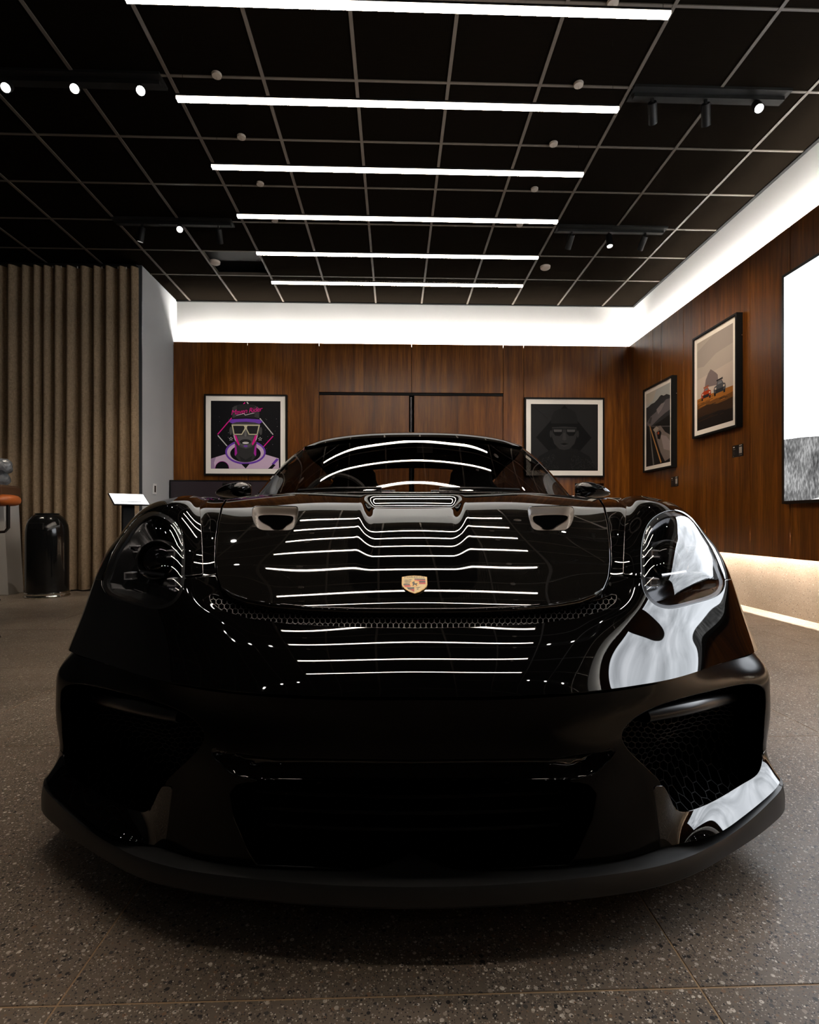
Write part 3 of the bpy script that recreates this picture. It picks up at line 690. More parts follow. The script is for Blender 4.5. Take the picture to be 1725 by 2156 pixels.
def stool(loc, rz, label):
    e = empty('bar_stool', loc, rz)
    lea = mat('orange_leather', (.36,.085,.012), .45); blk = M_SATIN
    MB().lathe([(0,.70),(.17,.70),(.195,.715),(.20,.74),(.19,.765),(.16,.775),(0,.775)], 32).obj('seat', lea, e, smooth=True)
    arc = [(.30*math.cos(a), .27*math.sin(a), .925) for a in np.linspace(math.radians(-20), math.radians(200), 22)]
    rr = [.012]+[.036]*20+[.012]
    o = MB().tube(arc, rr, 12).obj('backrest', lea, e, smooth=True); o.scale = (1,1,1)
    for a in (math.radians(0), math.radians(60), math.radians(120), math.radians(180)):
        c_, s_ = math.cos(a), math.sin(a)
        MB().tube([(.30*c_,.27*s_,.915),(.30*c_,.27*s_,.735),(.28*c_,.25*s_,.71),(.12*c_,.11*s_,.70)], .008, 8).obj('back_support', blk, e, smooth=True)
    for a in (0, 90, 180, 270):
        a = math.radians(a); c_, s_ = math.cos(a), math.sin(a)
        MB().tube([(.13*c_,.13*s_,.70),(.24*c_,.24*s_,.02),(.243*c_,.243*s_,0)], [.014,.010,.013], 8).obj('leg', blk, e, smooth=True)
    MB().tube([(.205*math.cos(a), .205*math.sin(a), .24) for a in np.linspace(0, 2*math.pi, 25)[:-1]], .007, 8, closed=True).obj('foot_ring', blk, e, smooth=True)
    tag(e, label, 'stool', 'orange bar stools')
stool((-2.90, 3.80, 0), 0.0, 'orange leather bar stool with black legs cut by the left picture edge')

# grey crumpled ornament on the counter
def ornament():
    bm = bmesh.new()
    def lump(c, r, s, seed):
        g = bmesh.ops.create_icosphere(bm, subdivisions=3, radius=r)
        rs = np.random.default_rng(seed)
        d = rs.normal(size=(9,3)); d /= np.linalg.norm(d, axis=1)[:,None]
        for v in g['verts']:
            n = np.array(v.co)/r
            k = 1 + .16*max(np.abs(d@n)**6) - .10*np.sin(7*n[0]+3*n[2]+seed)*np.cos(6*n[1])
            v.co = Vector((n[0]*r*s[0]*k+c[0], n[1]*r*s[1]*k+c[1], max(n[2]*r*s[2]*k+c[2], 0)))
    lump((0,0,.06), .075, (1.0,.9,1.0), 3); lump((.0,0,.20), .095, (1.1,.9,.85), 5)
    me = bpy.data.meshes.new('ornament'); bm.to_mesh(me); bm.free()
    me.materials.append(mat('grey_glassy', (.17,.18,.19), .25, spec=.6))
    o = link('ornament', me, None, (-4.20, 6.04, 1.166))
    tag(o, 'grey crumpled sculptural ornament on the brown counter top', 'ornament')
ornament()
# ================================================================== the car
# car frame while modelling: x right, y = distance d ahead of the camera, z up
CY0 = 3.2
car = empty('sports_car', (CY0*math.sin(TH), CY0*math.cos(TH), 0), -TH)
tag(car, 'low glossy black sports car with a carbon bonnet, facing the camera', 'car')

def paint(name, rough=.02):
    return mat(name, (.0016, .0015, .0015), rough, spec=.62, ior=1.5)
M_PAINT = paint('gloss_black_paint')
M_GAP = mat('gap_black', (.0015,.0015,.0015), .7, spec=.1)
M_PLAST = mat('black_plastic', (.010,.010,.010), .42, spec=.4)
M_DEEP = mat('deep_black', (.0008,.0008,.0008), 1.0, spec=0.0)
def carbon():
    m = mat('carbon_weave', (.004,.004,.004), .02, spec=.62, ior=1.5)
    N, L, b = nodes_of(m)
    tc = N.new('ShaderNodeTexCoord'); mp = N.new('ShaderNodeMapping'); mp.inputs['Scale'].default_value = (260, 260, 0); mp.inputs['Rotation'].default_value = (0,0,math.radians(45))
    L.new(tc.outputs['Object'], mp.inputs['Vector'])
    ck = N.new('ShaderNodeTexChecker'); ck.inputs['Scale'].default_value = 1.0; ck.inputs['Color1'].default_value = (.0016,.0015,.0014,1); ck.inputs['Color2'].default_value = (.0075,.0066,.0056,1)
    L.new(mp.outputs[0], ck.inputs['Vector']); L.new(ck.outputs[0], b.inputs['Base Color'])
    return m
M_CARBON = carbon()
def clear_shell(name, tint, ior=1.5, rough=0.0, boost=1.0):
    if name in MATS: return MATS[name]
    m = bpy.data.materials.new(name); m.use_nodes = True; N = m.node_tree.nodes; L = m.node_tree.links; N.clear()
    out = N.new('ShaderNodeOutputMaterial'); mx = N.new('ShaderNodeMixShader'); tr = N.new('ShaderNodeBsdfTransparent'); gl = N.new('ShaderNodeBsdfGlossy'); fr = N.new('ShaderNodeFresnel')
    tr.inputs[0].default_value = (*tint, 1); gl.inputs['Roughness'].default_value = rough; fr.inputs['IOR'].default_value = ior
    ge = N.new('ShaderNodeNewGeometry'); mr_ = N.new('ShaderNodeMapRange'); mr_.inputs[3].default_value = ior; mr_.inputs[4].default_value = 1/ior    # same sheet from both sides
    L.new(ge.outputs['Backfacing'], mr_.inputs[0]); L.new(mr_.outputs[0], fr.inputs['IOR'])
    L.new(fr.outputs[0], mx.inputs[0]); L.new(tr.outputs[0], mx.inputs[1]); L.new(gl.outputs[0], mx.inputs[2]); L.new(mx.outputs[0], out.inputs[0])
    MATS[name] = m; return m
M_LENS = clear_shell('headlight_glass', (.86,.86,.88), 1.55)
M_GLASS = clear_shell('tinted_glass', (.74,.71,.68), 1.55)

# ---- spline surfaces
def spl(t, y, tq):
    t = np.asarray(t, float); y = np.asarray(y, float); n = len(t); h = np.diff(t)
    sh = y.shape[1:]; Y = y.reshape(n, -1)
    A_ = np.zeros((n, n)); B_2 = np.zeros((n, Y.shape[1])); A_[0,0] = A_[-1,-1] = 1
    for i in range(1, n-1):
        A_[i,i-1] = h[i-1]; A_[i,i] = 2*(h[i-1]+h[i]); A_[i,i+1] = h[i]
        B_2[i] = 6*((Y[i+1]-Y[i])/h[i] - (Y[i]-Y[i-1])/h[i-1])
    M_ = np.linalg.solve(A_, B_2)
    k = np.clip(np.searchsorted(t, tq, side='right')-1, 0, n-2)
    a = (t[k+1]-tq)/h[k]; b = (tq-t[k])/h[k]; hk = h[k]
    r = a[:,None]*Y[k] + b[:,None]*Y[k+1] + ((a**3-a)[:,None]*M_[k] + (b**3-b)[:,None]*M_[k+1])*(hk**2)[:,None]/6
    return r.reshape((len(tq),)+sh)
def chord(P_, ax):
    d = np.linalg.norm(np.diff(P_, axis=ax), axis=2).mean(axis=1-ax); d = np.maximum(d, .01)
    return np.concatenate([[0], np.cumsum(d)])
def mirror_net(rows):
    P_ = np.array(rows, float)
    L_ = P_[:, :0:-1].copy(); L_[...,0] *= -1
    return np.concatenate([L_, P_], axis=1)
def surf(net, cell=.006, cellu=None):
    net = np.asarray(net, float)
    tv, tu = chord(net, 0), chord(net, 1)
    nv, nu = int(tv[-1]/cell)+2, int(tu[-1]/(cellu or cell))+2
    if nu % 2 == 0: nu += 1
    a = spl(tv, net, np.linspace(0, tv[-1], nv))
    return spl(tu, a.transpose(1,0,2), np.linspace(0, tu[-1], nu)).transpose(1,0,2)
def grid_normals(P_):
    du = np.gradient(P_, axis=1); dv = np.gradient(P_, axis=0)
    n = np.cross(du, dv); l = np.linalg.norm(n, axis=2, keepdims=True); return n/np.maximum(l, 1e-9)
def sst(a, b, x):
    t = np.clip((x-a)/(b-a), 0, 1); return t*t*(3-2*t)
def poly_sd(px, py, poly):
    """signed distance, positive inside"""
    poly = np.asarray(poly, float); x = px.ravel(); y = py.ravel()
    dmin = np.full(x.shape, 1e9); inside = np.zeros(x.shape, bool)
    for (x0,y0), (x1,y1) in zip(poly, np.roll(poly, -1, axis=0)):
        ex, ey = x1-x0, y1-y0; l2 = ex*ex+ey*ey+1e-12
        t = np.clip(((x-x0)*ex+(y-y0)*ey)/l2, 0, 1)
        dmin = np.minimum(dmin, (x-x0-t*ex)**2+(y-y0-t*ey)**2)
        c = ((y0 > y) != (y1 > y)) & (x < (x1-x0)*(y-y0)/((y1-y0) if abs(y1-y0) > 1e-12 else 1e-12)+x0)
        inside ^= c
    d = np.sqrt(dmin); return np.where(inside, d, -d).reshape(px.shape)
def smooth_poly(pts, n=90):
    p = np.array(pts, float); k = len(p); q = np.concatenate([p[-3:], p, p[:3]])
    t = np.concatenate([[0], np.cumsum(np.maximum(np.linalg.norm(np.diff(q, axis=0), axis=1)**.5, 1e-3))])
    return spl(t, q, np.linspace(t[3], t[3+k], n+1)[:-1])
def march(P_, N_, F_, flange=.012, rnd=0.0):
    nv, nu = F_.shape; ins = F_ > 0
    vid = -np.ones((nv,nu), int); vid[ins] = np.arange(ins.sum())
    V = list(P_[ins]); NN = list(N_[ins])
    full = ins[:-1,:-1] & ins[1:,:-1] & ins[:-1,1:] & ins[1:,1:]
    ii, jj = np.nonzero(full)
    faces = list(zip(vid[ii,jj], vid[ii,jj+1], vid[ii+1,jj+1], vid[ii+1,jj]))
    anyi = ins[:-1,:-1] | ins[1:,:-1] | ins[:-1,1:] | ins[1:,1:]
    ec = {}; bed = []
    def cross(a, b):
        k = (a, b) if a < b else (b, a)
        if k not in ec:
            fa, fb = F_[k[0]], F_[k[1]]; t = fa/(fa-fb)
            V.append(P_[k[0]]*(1-t)+P_[k[1]]*t); n = N_[k[0]]*(1-t)+N_[k[1]]*t; NN.append(n/np.linalg.norm(n)); ec[k] = len(V)-1
        return ec[k]
    for i, j in zip(*np.nonzero(anyi & ~full)):
        cs = [(i,j),(i,j+1),(i+1,j+1),(i+1,j)]; poly = []; kinds = []
        for q in range(4):
            a, b = cs[q], cs[(q+1) % 4]
            if ins[a]: poly.append(vid[a]); kinds.append(0)
            if ins[a] != ins[b]: poly.append(cross(a,b)); kinds.append(1 if ins[a] else 2)
        if len(poly) >= 3:
            faces.append(tuple(poly))
            m_ = len(poly)
            for q in range(m_):
                if kinds[q] == 1 and kinds[(q+1) % m_] == 2: bed.append((poly[q], poly[(q+1) % m_]))
    if flange:
        acc = {}
        for a, b in bed:
            e = V[b]-V[a]; n = np.cross(e, NN[a])
            for q in (a, b): acc[q] = acc.get(q, 0) + n
        ring = {}
        steps = [k*math.pi/10 for k in range(1, 6)] if rnd else []
        for a, n in acc.items():
            n = n/max(np.linalg.norm(n), 1e-9); p, N0 = V[a], NN[a]; ids = [a]; rr_ = rnd(p) if callable(rnd) else rnd
            for t in steps:
                V.append(p + n*rr_*math.sin(t) - N0*rr_*(1-math.cos(t))); NN.append(N0*math.cos(t)+n*math.sin(t)); ids.append(len(V)-1)
            q = V[ids[-1]]
            if not steps: V.append(q); NN.append(n); ids = [len(V)-1]
            V.append(q - N0*flange); NN.append(n); ids.append(len(V)-1)
            ring[a] = ids
        for a, b in bed:
            p, q = ring[a], ring[b]
            for i in range(len(p)-1): faces.append((q[i], p[i], p[i+1], q[i+1]))
    return V, NN, faces
def panel(name, P_, N_, F_, m, parent, flange=.012, off=0.0, rnd=0.0):
    V, NN, faces = march(P_ + N_*off if off else P_, N_, F_, flange, rnd)
    V = [(v[0], v[1]-CY0, v[2]) for v in V]
    used = sorted({i for f in faces for i in f}); rm = {k: i for i, k in enumerate(used)}
    return link(name, mesh(name, [V[k] for k in used], [[rm[i] for i in f] for f in faces], m, True, [NN[k] for k in used]), parent)
def px_of(P_):
    d = np.maximum(P_[...,1], .2); return F_PX*P_[...,0]/d, CY-(P_[...,2]-CAM_H)*F_PX/d

# ---- front skin control net (right half): bumper crease up over bonnet and wings to the cowl
rowsR = [
 [(0,.948,.478),(.17,.953,.478),(.33,.995,.475),(.44,1.055,.470),(.50,1.092,.467),(.57,1.142,.465),(.66,1.215,.463),(.78,1.315,.458),(.884,1.418,.453),(.899,1.50,.452),(.902,1.575,.450)],
 [(0,.990,.513),(.17,.995,.512),(.32,1.03,.509),(.43,1.085,.507),(.49,1.12,.506),(.56,1.165,.507),(.65,1.236,.511),(.766,1.334,.511),(.869,1.437,.513),(.896,1.53,.514),(.901,1.605,.512)],
 [(0,1.05,.553),(.17,1.053,.551),(.32,1.08,.548),(.43,1.125,.549),(.49,1.155,.551),(.56,1.194,.555),(.642,1.260,.563),(.752,1.354,.567),(.854,1.453,.577),(.890,1.56,.575),(.900,1.645,.562)],
 [(0,1.11,.595),(.17,1.112,.592),(.32,1.13,.588),(.43,1.16,.592),(.49,1.185,.596),(.56,1.229,.602),(.64,1.292,.615),(.745,1.379,.624),(.84,1.469,.640),(.885,1.59,.635),(.899,1.69,.610)],
 [(0,1.16,.629),(.17,1.162,.626),(.32,1.175,.620),(.445,1.20,.622),(.50,1.225,.631),(.57,1.27,.645),(.648,1.333,.662),(.743,1.412,.676),(.828,1.492,.691),(.880,1.62,.683),(.899,1.745,.645)],
 [(0,1.259,.677),(.17,1.26,.674),(.32,1.268,.668),(.46,1.28,.666),(.515,1.295,.671),(.585,1.33,.688),(.66,1.39,.709),(.74,1.455,.727),(.815,1.53,.736),(.876,1.66,.722),(.899,1.805,.672)],
 [(0,1.424,.743),(.18,1.425,.740),(.34,1.43,.733),(.50,1.44,.726),(.55,1.45,.731),(.615,1.47,.755),(.68,1.50,.779),(.745,1.545,.794),(.81,1.60,.790),(.876,1.72,.757),(.900,1.885,.688)],
 [(0,1.583,.7936),(.19,1.585,.790),(.36,1.59,.783),(.555,1.60,.773),(.605,1.605,.778),(.655,1.615,.803),(.705,1.63,.826),(.765,1.66,.836),(.825,1.71,.823),(.880,1.80,.780),(.902,1.955,.690)],
 [(0,1.737,.832),(.20,1.738,.829),(.38,1.742,.823),(.59,1.75,.812),(.66,1.755,.818),(.70,1.76,.837),(.74,1.77,.849),(.79,1.79,.850),(.845,1.83,.835),(.889,1.90,.790),(.905,2.05,.668)],
 [(0,2.0,.884),(.22,2.0,.882),(.42,2.0,.876),(.65,2.0,.859),(.72,2.0,.857),(.75,2.0,.864),(.785,2.0,.869),(.825,2.01,.865),(.875,2.03,.842),(.903,2.08,.79),(.909,2.17,.60)],
 [(0,2.17,.905),(.22,2.19,.905),(.45,2.24,.903),(.66,2.36,.893),(.73,2.40,.886),(.765,2.42,.884),(.80,2.42,.879),(.84,2.42,.867),(.885,2.42,.84),(.908,2.42,.79),(.912,2.27,.42)],
]
import copy
def shifted(rows, tab):
    r = copy.deepcopy(rows)
    for i, dzs in tab.items():
        for k, (dy, dz) in enumerate(dzs):
            x, y, z = r[i][k]; r[i][k] = (x, y+dy, z+dz)
    return r
# the bonnet's leading edge overhangs the bumper: two sheets that part at the slit
rowsHood = shifted(rowsR, {0: [(.05,-.05)]*3+[(.03,-.03),(.01,-.01)], 1: [(.03,-.028)]*3+[(.02,-.02),(.005,-.005)], 2: [(.01,-.008)]*3+[(.005,-.004)], 3: [(0,.002)]*3+[(0,.002)]})
rowsBody = shifted(rowsR, {0: [(.007,-.001)]*2+[(.004,0)], 1: [(-.002,-.0015)]*2, 3: [(0,-.012)]*3+[(0,-.008),(0,-.003)], 4: [(0,-.022)]*3+[(0,-.014),(0,-.004)], 5: [(0,-.02)]*3+[(0,-.012)]})
CREASE = []
def make_skin(rows, step=0.0):
    SK = surf(mirror_net(rows), .0048)
    ax_, dd_, zz_ = np.abs(SK[...,0]), SK[...,1], SK[...,2]
    # sunken middle of the bonnet: deepens toward the windscreen
    hw = np.interp(dd_, [1.15,1.25,1.45,1.7,1.95], [.135,.140,.150,.166,.182])
    dep = .020*sst(1.22,1.75,dd_)*(1-sst(1.80,1.97,dd_))
    SK[...,2] -= dep*(1-sst(hw-.05, hw, ax_))
    # stepped edge between bonnet gutter and wing
    xc = np.interp(dd_, [1.18,1.23,1.42,1.75,2.0], [.452,.466,.541,.674,.735])
    if step: SK[...,2] += step*sst(xc-.05, xc, ax_)*(1-sst(xc+.02, xc+.16, ax_))*sst(1.20,1.36,dd_)*(1-sst(1.85,2.0,dd_))
    CREASE.append((ax_-xc)*900)
    SN = grid_normals(SK)
    SPX, SPY = px_of(SK)
    FACE = -(SK[...,0]*SN[...,0] + SK[...,1]*SN[...,1] + (SK[...,2]-CAM_H)*SN[...,2])
    return SK, SN, SPX, SPY, FACE
HK, HN, HPX, HPY, HFACE = make_skin(rowsHood)
SK, SN, SPX, SPY, FACE = make_skin(rowsBody)
BK_, BN_, cre = SK, SN, CREASE[1]
SKW, SNW, _, _, _ = make_skin(rowsBody, .010)
def both(right): return list(right) + [(-a, b) for a, b in right[::-1]]
HOOD_R = [(0,1289),(120,1288),(220,1284),(300,1277),(350,1268),(382,1256),(402,1240),(412,1215),(416,1180),(415,1140),(410,1100),(402,1066),(392,1050),(380,1030),(370,990)]
def hood_field(px_, py_, K): return np.minimum(np.minimum(poly_sd(px_, py_, both(HOOD_R)), (2.035-K[...,1])*500), (K[...,1]-1.0)*900)
f_hood = hood_field(SPX, SPY, SK); g_hood = hood_field(HPX, HPY, HK)
MID = [(0,1262),(80,1259),(118,1249),(134,1225),(138,1180),(134,1130),(122,1085),(110,1058),(100,1049),(60,1047.5),(0,1047)]
g_mid = np.minimum(poly_sd(HPX, HPY, both(MID)), (1.93-HK[...,1])*500)
DUCT = [(243,1070),(250,1067),(326,1066),(337,1070),(338,1084),(332,1104),(322,1113),(300,1115),(270,1115),(254,1112),(247,1098)]
DP = smooth_poly(DUCT, 60)
g_duct = np.where(HK[...,1] < 1.95, np.maximum(poly_sd(HPX, HPY, DP), poly_sd(-HPX, HPY, DP)), -50)
SLIT = both([(0,1295),(120,1294),(220,1291),(310,1283),(365,1272),(400,1259),(418,1252),(428,1254),(426,1266),(405,1283),(350,1300),(260,1312),(130,1319),(0,1321)])
f_slit = np.where(SK[...,1] < 1.25, poly_sd(SPX, SPY, SLIT), -50)
HL = smooth_poly([(483,1215),(482,1170),(488,1130),(500,1104),(520,1086),(547,1077),(572,1085),(592,1103),(614,1133),(633,1166),(647,1200),(655,1224),(651,1242),(637,1255),(606,1266),(576,1274),(544,1280),(517,1275),(498,1260),(487,1240)], 80)
f_hl = np.maximum(poly_sd(SPX, SPY, HL), poly_sd(-SPX, SPY, HL)); f_hl = np.minimum(f_hl, np.minimum(FACE*260, (1.75-SK[...,1])*400))
f_arch = (np.hypot(SK[...,1]-1.92, SK[...,2]-.33) - .362)*800
# bumper / wing seam
seam = (SK[...,2] - (.655 - .075*(np.abs(SK[...,0])-.47)))*900
seam = np.minimum(seam, (SK[...,1]-1.15)*900)

hood = panel('bonnet', HK, HN, np.minimum(np.minimum(g_hood-2.4-5.8*sst(1225,1262,HPY), -g_duct-1.5), -g_mid), M_CARBON, car, rnd=lambda p: .0022+.0058*float(1-sst(1.17,1.24,p[1]))*float(sst(.20,.0,abs(p[0])-.36) if False else 1)); hood['label'] = 'glossy bonnet in visible carbon weave'
panel('bonnet_centre', HK, HN, g_mid, M_PAINT, hood, flange=0)
body_f = np.minimum(np.minimum(np.minimum(-f_hood-1.6, -f_hl-1.5), -f_slit), f_arch)
body_f = np.minimum(body_f, np.where((SK[...,1] > 1.9) & (np.abs(SK[...,0]) < .66), (2.10-SK[...,1])*500, 50.))
bump = panel('front_bumper', SK, SN, np.minimum(body_f-1.5, -seam-1.0), M_PAINT, car, rnd=.002)
for s in (-1, 1):
    wf = np.minimum(np.minimum(body_f, seam-.6), s*SK[...,0]*900-60)-1.0
    wg = panel('front_wing', SKW, SNW, np.minimum(wf, cre-1.5), M_PAINT, car, flange=.016, rnd=.0018)
    panel('wing_gutter', SK, SN, np.minimum(wf, 4-cre), M_PAINT, wg, rnd=.0014)
# dark structure under the panels closes the gaps
fi = np.minimum(np.minimum(-f_hl-4, f_arch-4), np.minimum(-f_slit-4, -f_hood+12))
panel('bonnet_liner', HK[::2, ::2], HN[::2, ::2], np.minimum(g_hood-6, -g_duct-2)[::2, ::2], M_DEEP, hood, flange=0, off=-.012)
panel('inner_structure', SK[::2, ::2], SN[::2, ::2], fi[::2, ::2], M_DEEP, car, flange=0, off=-.014)

def refine(src, i, dx, y):
    a, b = i; nv, nu = src[2].shape; a2 = a+1 if a+1 < nv else a-1; b2 = b+1 if b+1 < nu else b-1
    J = np.array([[src[2][a2,b]-src[2][a,b], src[2][a,b2]-src[2][a,b]], [src[3][a2,b]-src[3][a,b], src[3][a,b2]-src[3][a,b]]])
    try: t = np.clip(np.linalg.solve(J, [dx-src[2][a,b], y-src[3][a,b]]), -2, 2)
    except np.linalg.LinAlgError: t = (0, 0)
    return src[0][a,b] + t[0]*(src[0][a2,b]-src[0][a,b]) + t[1]*(src[0][a,b2]-src[0][a,b])
def locate(dx, y, off=0.0, src=(SK, SN, SPX, SPY), face=FACE):
    k = (src[2]-dx)**2 + (src[3]-y)**2 + np.where(face < 0, 1e6, 0)
    i = np.unravel_index(np.argmin(k), k.shape); p, n = refine(src, i, dx, y), src[1][i]
    return Vector((p[0], p[1]-CY0, p[2])) + Vector(n)*off, Vector(n)

# honeycomb slit grille between bonnet and bumper
def honeycomb(name, parent, P_, N_, fpx, fpy, field, pitch, w, off, m):
    """hexagon wire net laid on a surface, cells in pixel-like parameters of that surface"""
    ok = field > 0
    if not ok.any(): return None
    X0, X1, Z0, Z1 = fpx[ok].min(), fpx[ok].max(), fpy[ok].min(), fpy[ok].max()
    pts = np.stack([fpx[ok], fpy[ok]], 1); idx = np.argwhere(ok); NNs = N_[ok]; src = (P_, N_, fpx, fpy)
    def at(x, y):
        k = np.argmin((pts[:,0]-x)**2+(pts[:,1]-y)**2)
        if (pts[k,0]-x)**2+(pts[k,1]-y)**2 > (pitch*.6)**2: return None
        q = refine(src, tuple(idx[k]), x, y)
        return Vector((q[0], q[1]-CY0, q[2])) + Vector(NNs[k])*off, Vector(NNs[k])
    mb = MB(); r = pitch/math.sqrt(3); row = 0; y = Z0; done = set()
    while y < Z1+r:
        x = X0 + (pitch/2 if row % 2 else 0)
        while x < X1+pitch:
            for k in range(6):
                a0, a1 = math.pi/6+k*math.pi/3, math.pi/6+(k+1)*math.pi/3
                p, q = (x+r*math.cos(a0), y+r*math.sin(a0)), (x+r*math.cos(a1), y+r*math.sin(a1))
                key = (round((p[0]+q[0])*2), round((p[1]+q[1])*2))
                if key in done: continue
                done.add(key); A0, A1 = at(*p), at(*q)
                if A0 is None or A1 is None: continue
                t = (A1[0]-A0[0])
                if t.length < 1e-5: continue
                sd = t.cross(A0[1]).normalized()*w
                dn = A0[1]*(-.006)
                v = [A0[0]-sd, A0[0]+sd, A1[0]+sd, A1[0]-sd]; v += [u+dn for u in v]
                mb.add(v, [(0,1,2,3),(4,5,1,0),(6,7,3,2)])
            x += pitch
        y += r*1.5; row += 1
    return mb.obj(name, m, parent)
honeycomb('honeycomb_grille', bump, SK, SN, SPX, SPY, f_slit, 11.5, .0009, -.004, mat('grille_grey', (.032,.03,.028), .3, spec=.5))
panel('slit_backing', SK[::2,::2], SN[::2,::2], f_slit[::2,::2]+6, M_DEEP, bump, flange=0, off=-.028)

# bonnet air ducts
for s in (-1, 1):
    fd = poly_sd(s*HPX, HPY, DP); fd = np.where((HK[...,1] < 1.95) & (s*HK[...,0] > 0), fd, -50)
    depth = .002 + .020*sst(-1, 4, fd)
    Pd = HK - HN*depth[...,None]
    d_ = panel('air_duct', Pd, grid_normals(Pd), fd+1.5, mat('duct_tan_reflection', (.085,.066,.052), .38, spec=.5), hood, flange=0)  # tan of the reflected room is put into the duct's colour
    OP = smooth_poly([(262,1073),(318,1072),(328,1076),(318,1086),(303,1094),(297,1099),(276,1099),(270,1093),(256,1084),(254,1076)], 40)
    fo = np.where(s*HK[...,0] > 0, poly_sd(s*HPX, HPY, OP), -50)
    panel('duct_opening', Pd + HN*.0025, HN, fo, M_DEEP, d_, flange=0)

# crest on the bonnet centre
cp, cn = locate(3, 1232, .0008, src=(HK, HN, HPX, HPY), face=HFACE)
def crest():
    up = (Vector((0,0,1)) - cn*cn.z).normalized(); rt = up.cross(cn).normalized()
    gold, red, blk, pale = mat('crest_gold', (.50,.29,.09), .3, metal=.4), mat('crest_red', (.45,.012,.008), .35), mat('crest_black', (.006,.006,.006), .4), mat('crest_pale', (.50,.36,.17), .4, metal=.2)
    w, h = .0275, .036
    out = [(-1,.78),(-.5,.90),(0,.94),(.5,.90),(1,.78),(1,.0),(.93,-.25),(.72,-.55),(.4,-.82),(0,-1),(-.4,-.82),(-.72,-.55),(-.93,-.25),(-1,.0)]
    fn = lambda p: tuple(cp + rt*p[0] + up*p[1] + cn*p[2])
    mb = MB(); mb.prism([(a*w, b*h) for a, b in out], 0, .0022, fn=fn)
    e = mb.obj('crest', gold, hood)
    def lay(poly, m, z, name):
        q = MB(); q.prism([(a*w, b*h) for a, b in poly], .0022, z, fn=fn); q.obj(name, m, e)
    lay([(a*.93, b*.93) for a, b in out], pale, .0024, 'crest_field')
    lay([(0,.58),(.86,.56),(.86,.44),(0,.46)], blk, .0026, 'crest_bar'); lay([(0,.46),(.86,.44),(.86,.30),(0,.32)], red, .0026, 'crest_bar')
    lay([(.36,.30),(.86,.29),(.86,.17),(.36,.18)], blk, .0026, 'crest_bar'); lay([(.36,.17),(.86,.16),(.86,-.02),(.36,-.01)], red, .0026, 'crest_bar')
    lay([(-.86,-.02),(-.36,-.02),(-.36,-.14),(-.84,-.14)], blk, .0026, 'crest_bar'); lay([(-.83,-.16),(-.3,-.16),(-.3,-.3),(-.72,-.34)], red, .0026, 'crest_bar')
    lay([(-.62,-.38),(-.02,-.36),(-.02,-.52),(-.46,-.6)], blk, .0026, 'crest_bar'); lay([(-.4,-.6),(-.02,-.54),(-.02,-.86)], red, .0026, 'crest_bar')
    for r_ in range(3):
        y = .45-.17*r_
        lay([(-.84,y-.06),(-.7,y),(-.5,y-.01),(-.3,y+.05),(-.16,y+.04),(-.32,y-.02),(-.55,y-.07)], blk, .0026, 'antler')
        if r_ < 2: lay([(.06+.1*r_,-.42-.17*r_),(.2,-.37-.17*r_),(.5-.2*r_,-.33-.17*r_),(.3,-.42-.17*r_)], blk, .0026, 'antler')
    lay([(-.36,.22),(-.2,.34),(0,.37),(.2,.34),(.36,.22),(.34,-.1),(.2,-.28),(0,-.36),(-.2,-.28),(-.34,-.1)], gold, .0027, 'inner_shield')
    lay([(-.16,-.2),(-.12,-.02),(-.2,.1),(-.12,.2),(-.02,.26),(.02,.2),(-.02,.1),(.08,.02),(.2,.08),(.24,.02),(.16,-.06),(.2,-.2),(.14,-.22),(.08,-.1),(-.02,-.08),(-.06,-.22)], blk, .0030, 'horse')
    R = Matrix((rt, up, cn)).transposed()
    t = lettering('crest_lettering', 'PORSCHE', .0095, blk, e, cp + up*(.74*h) + cn*.00262, R.to_euler(), spacing=1.15)
crest()

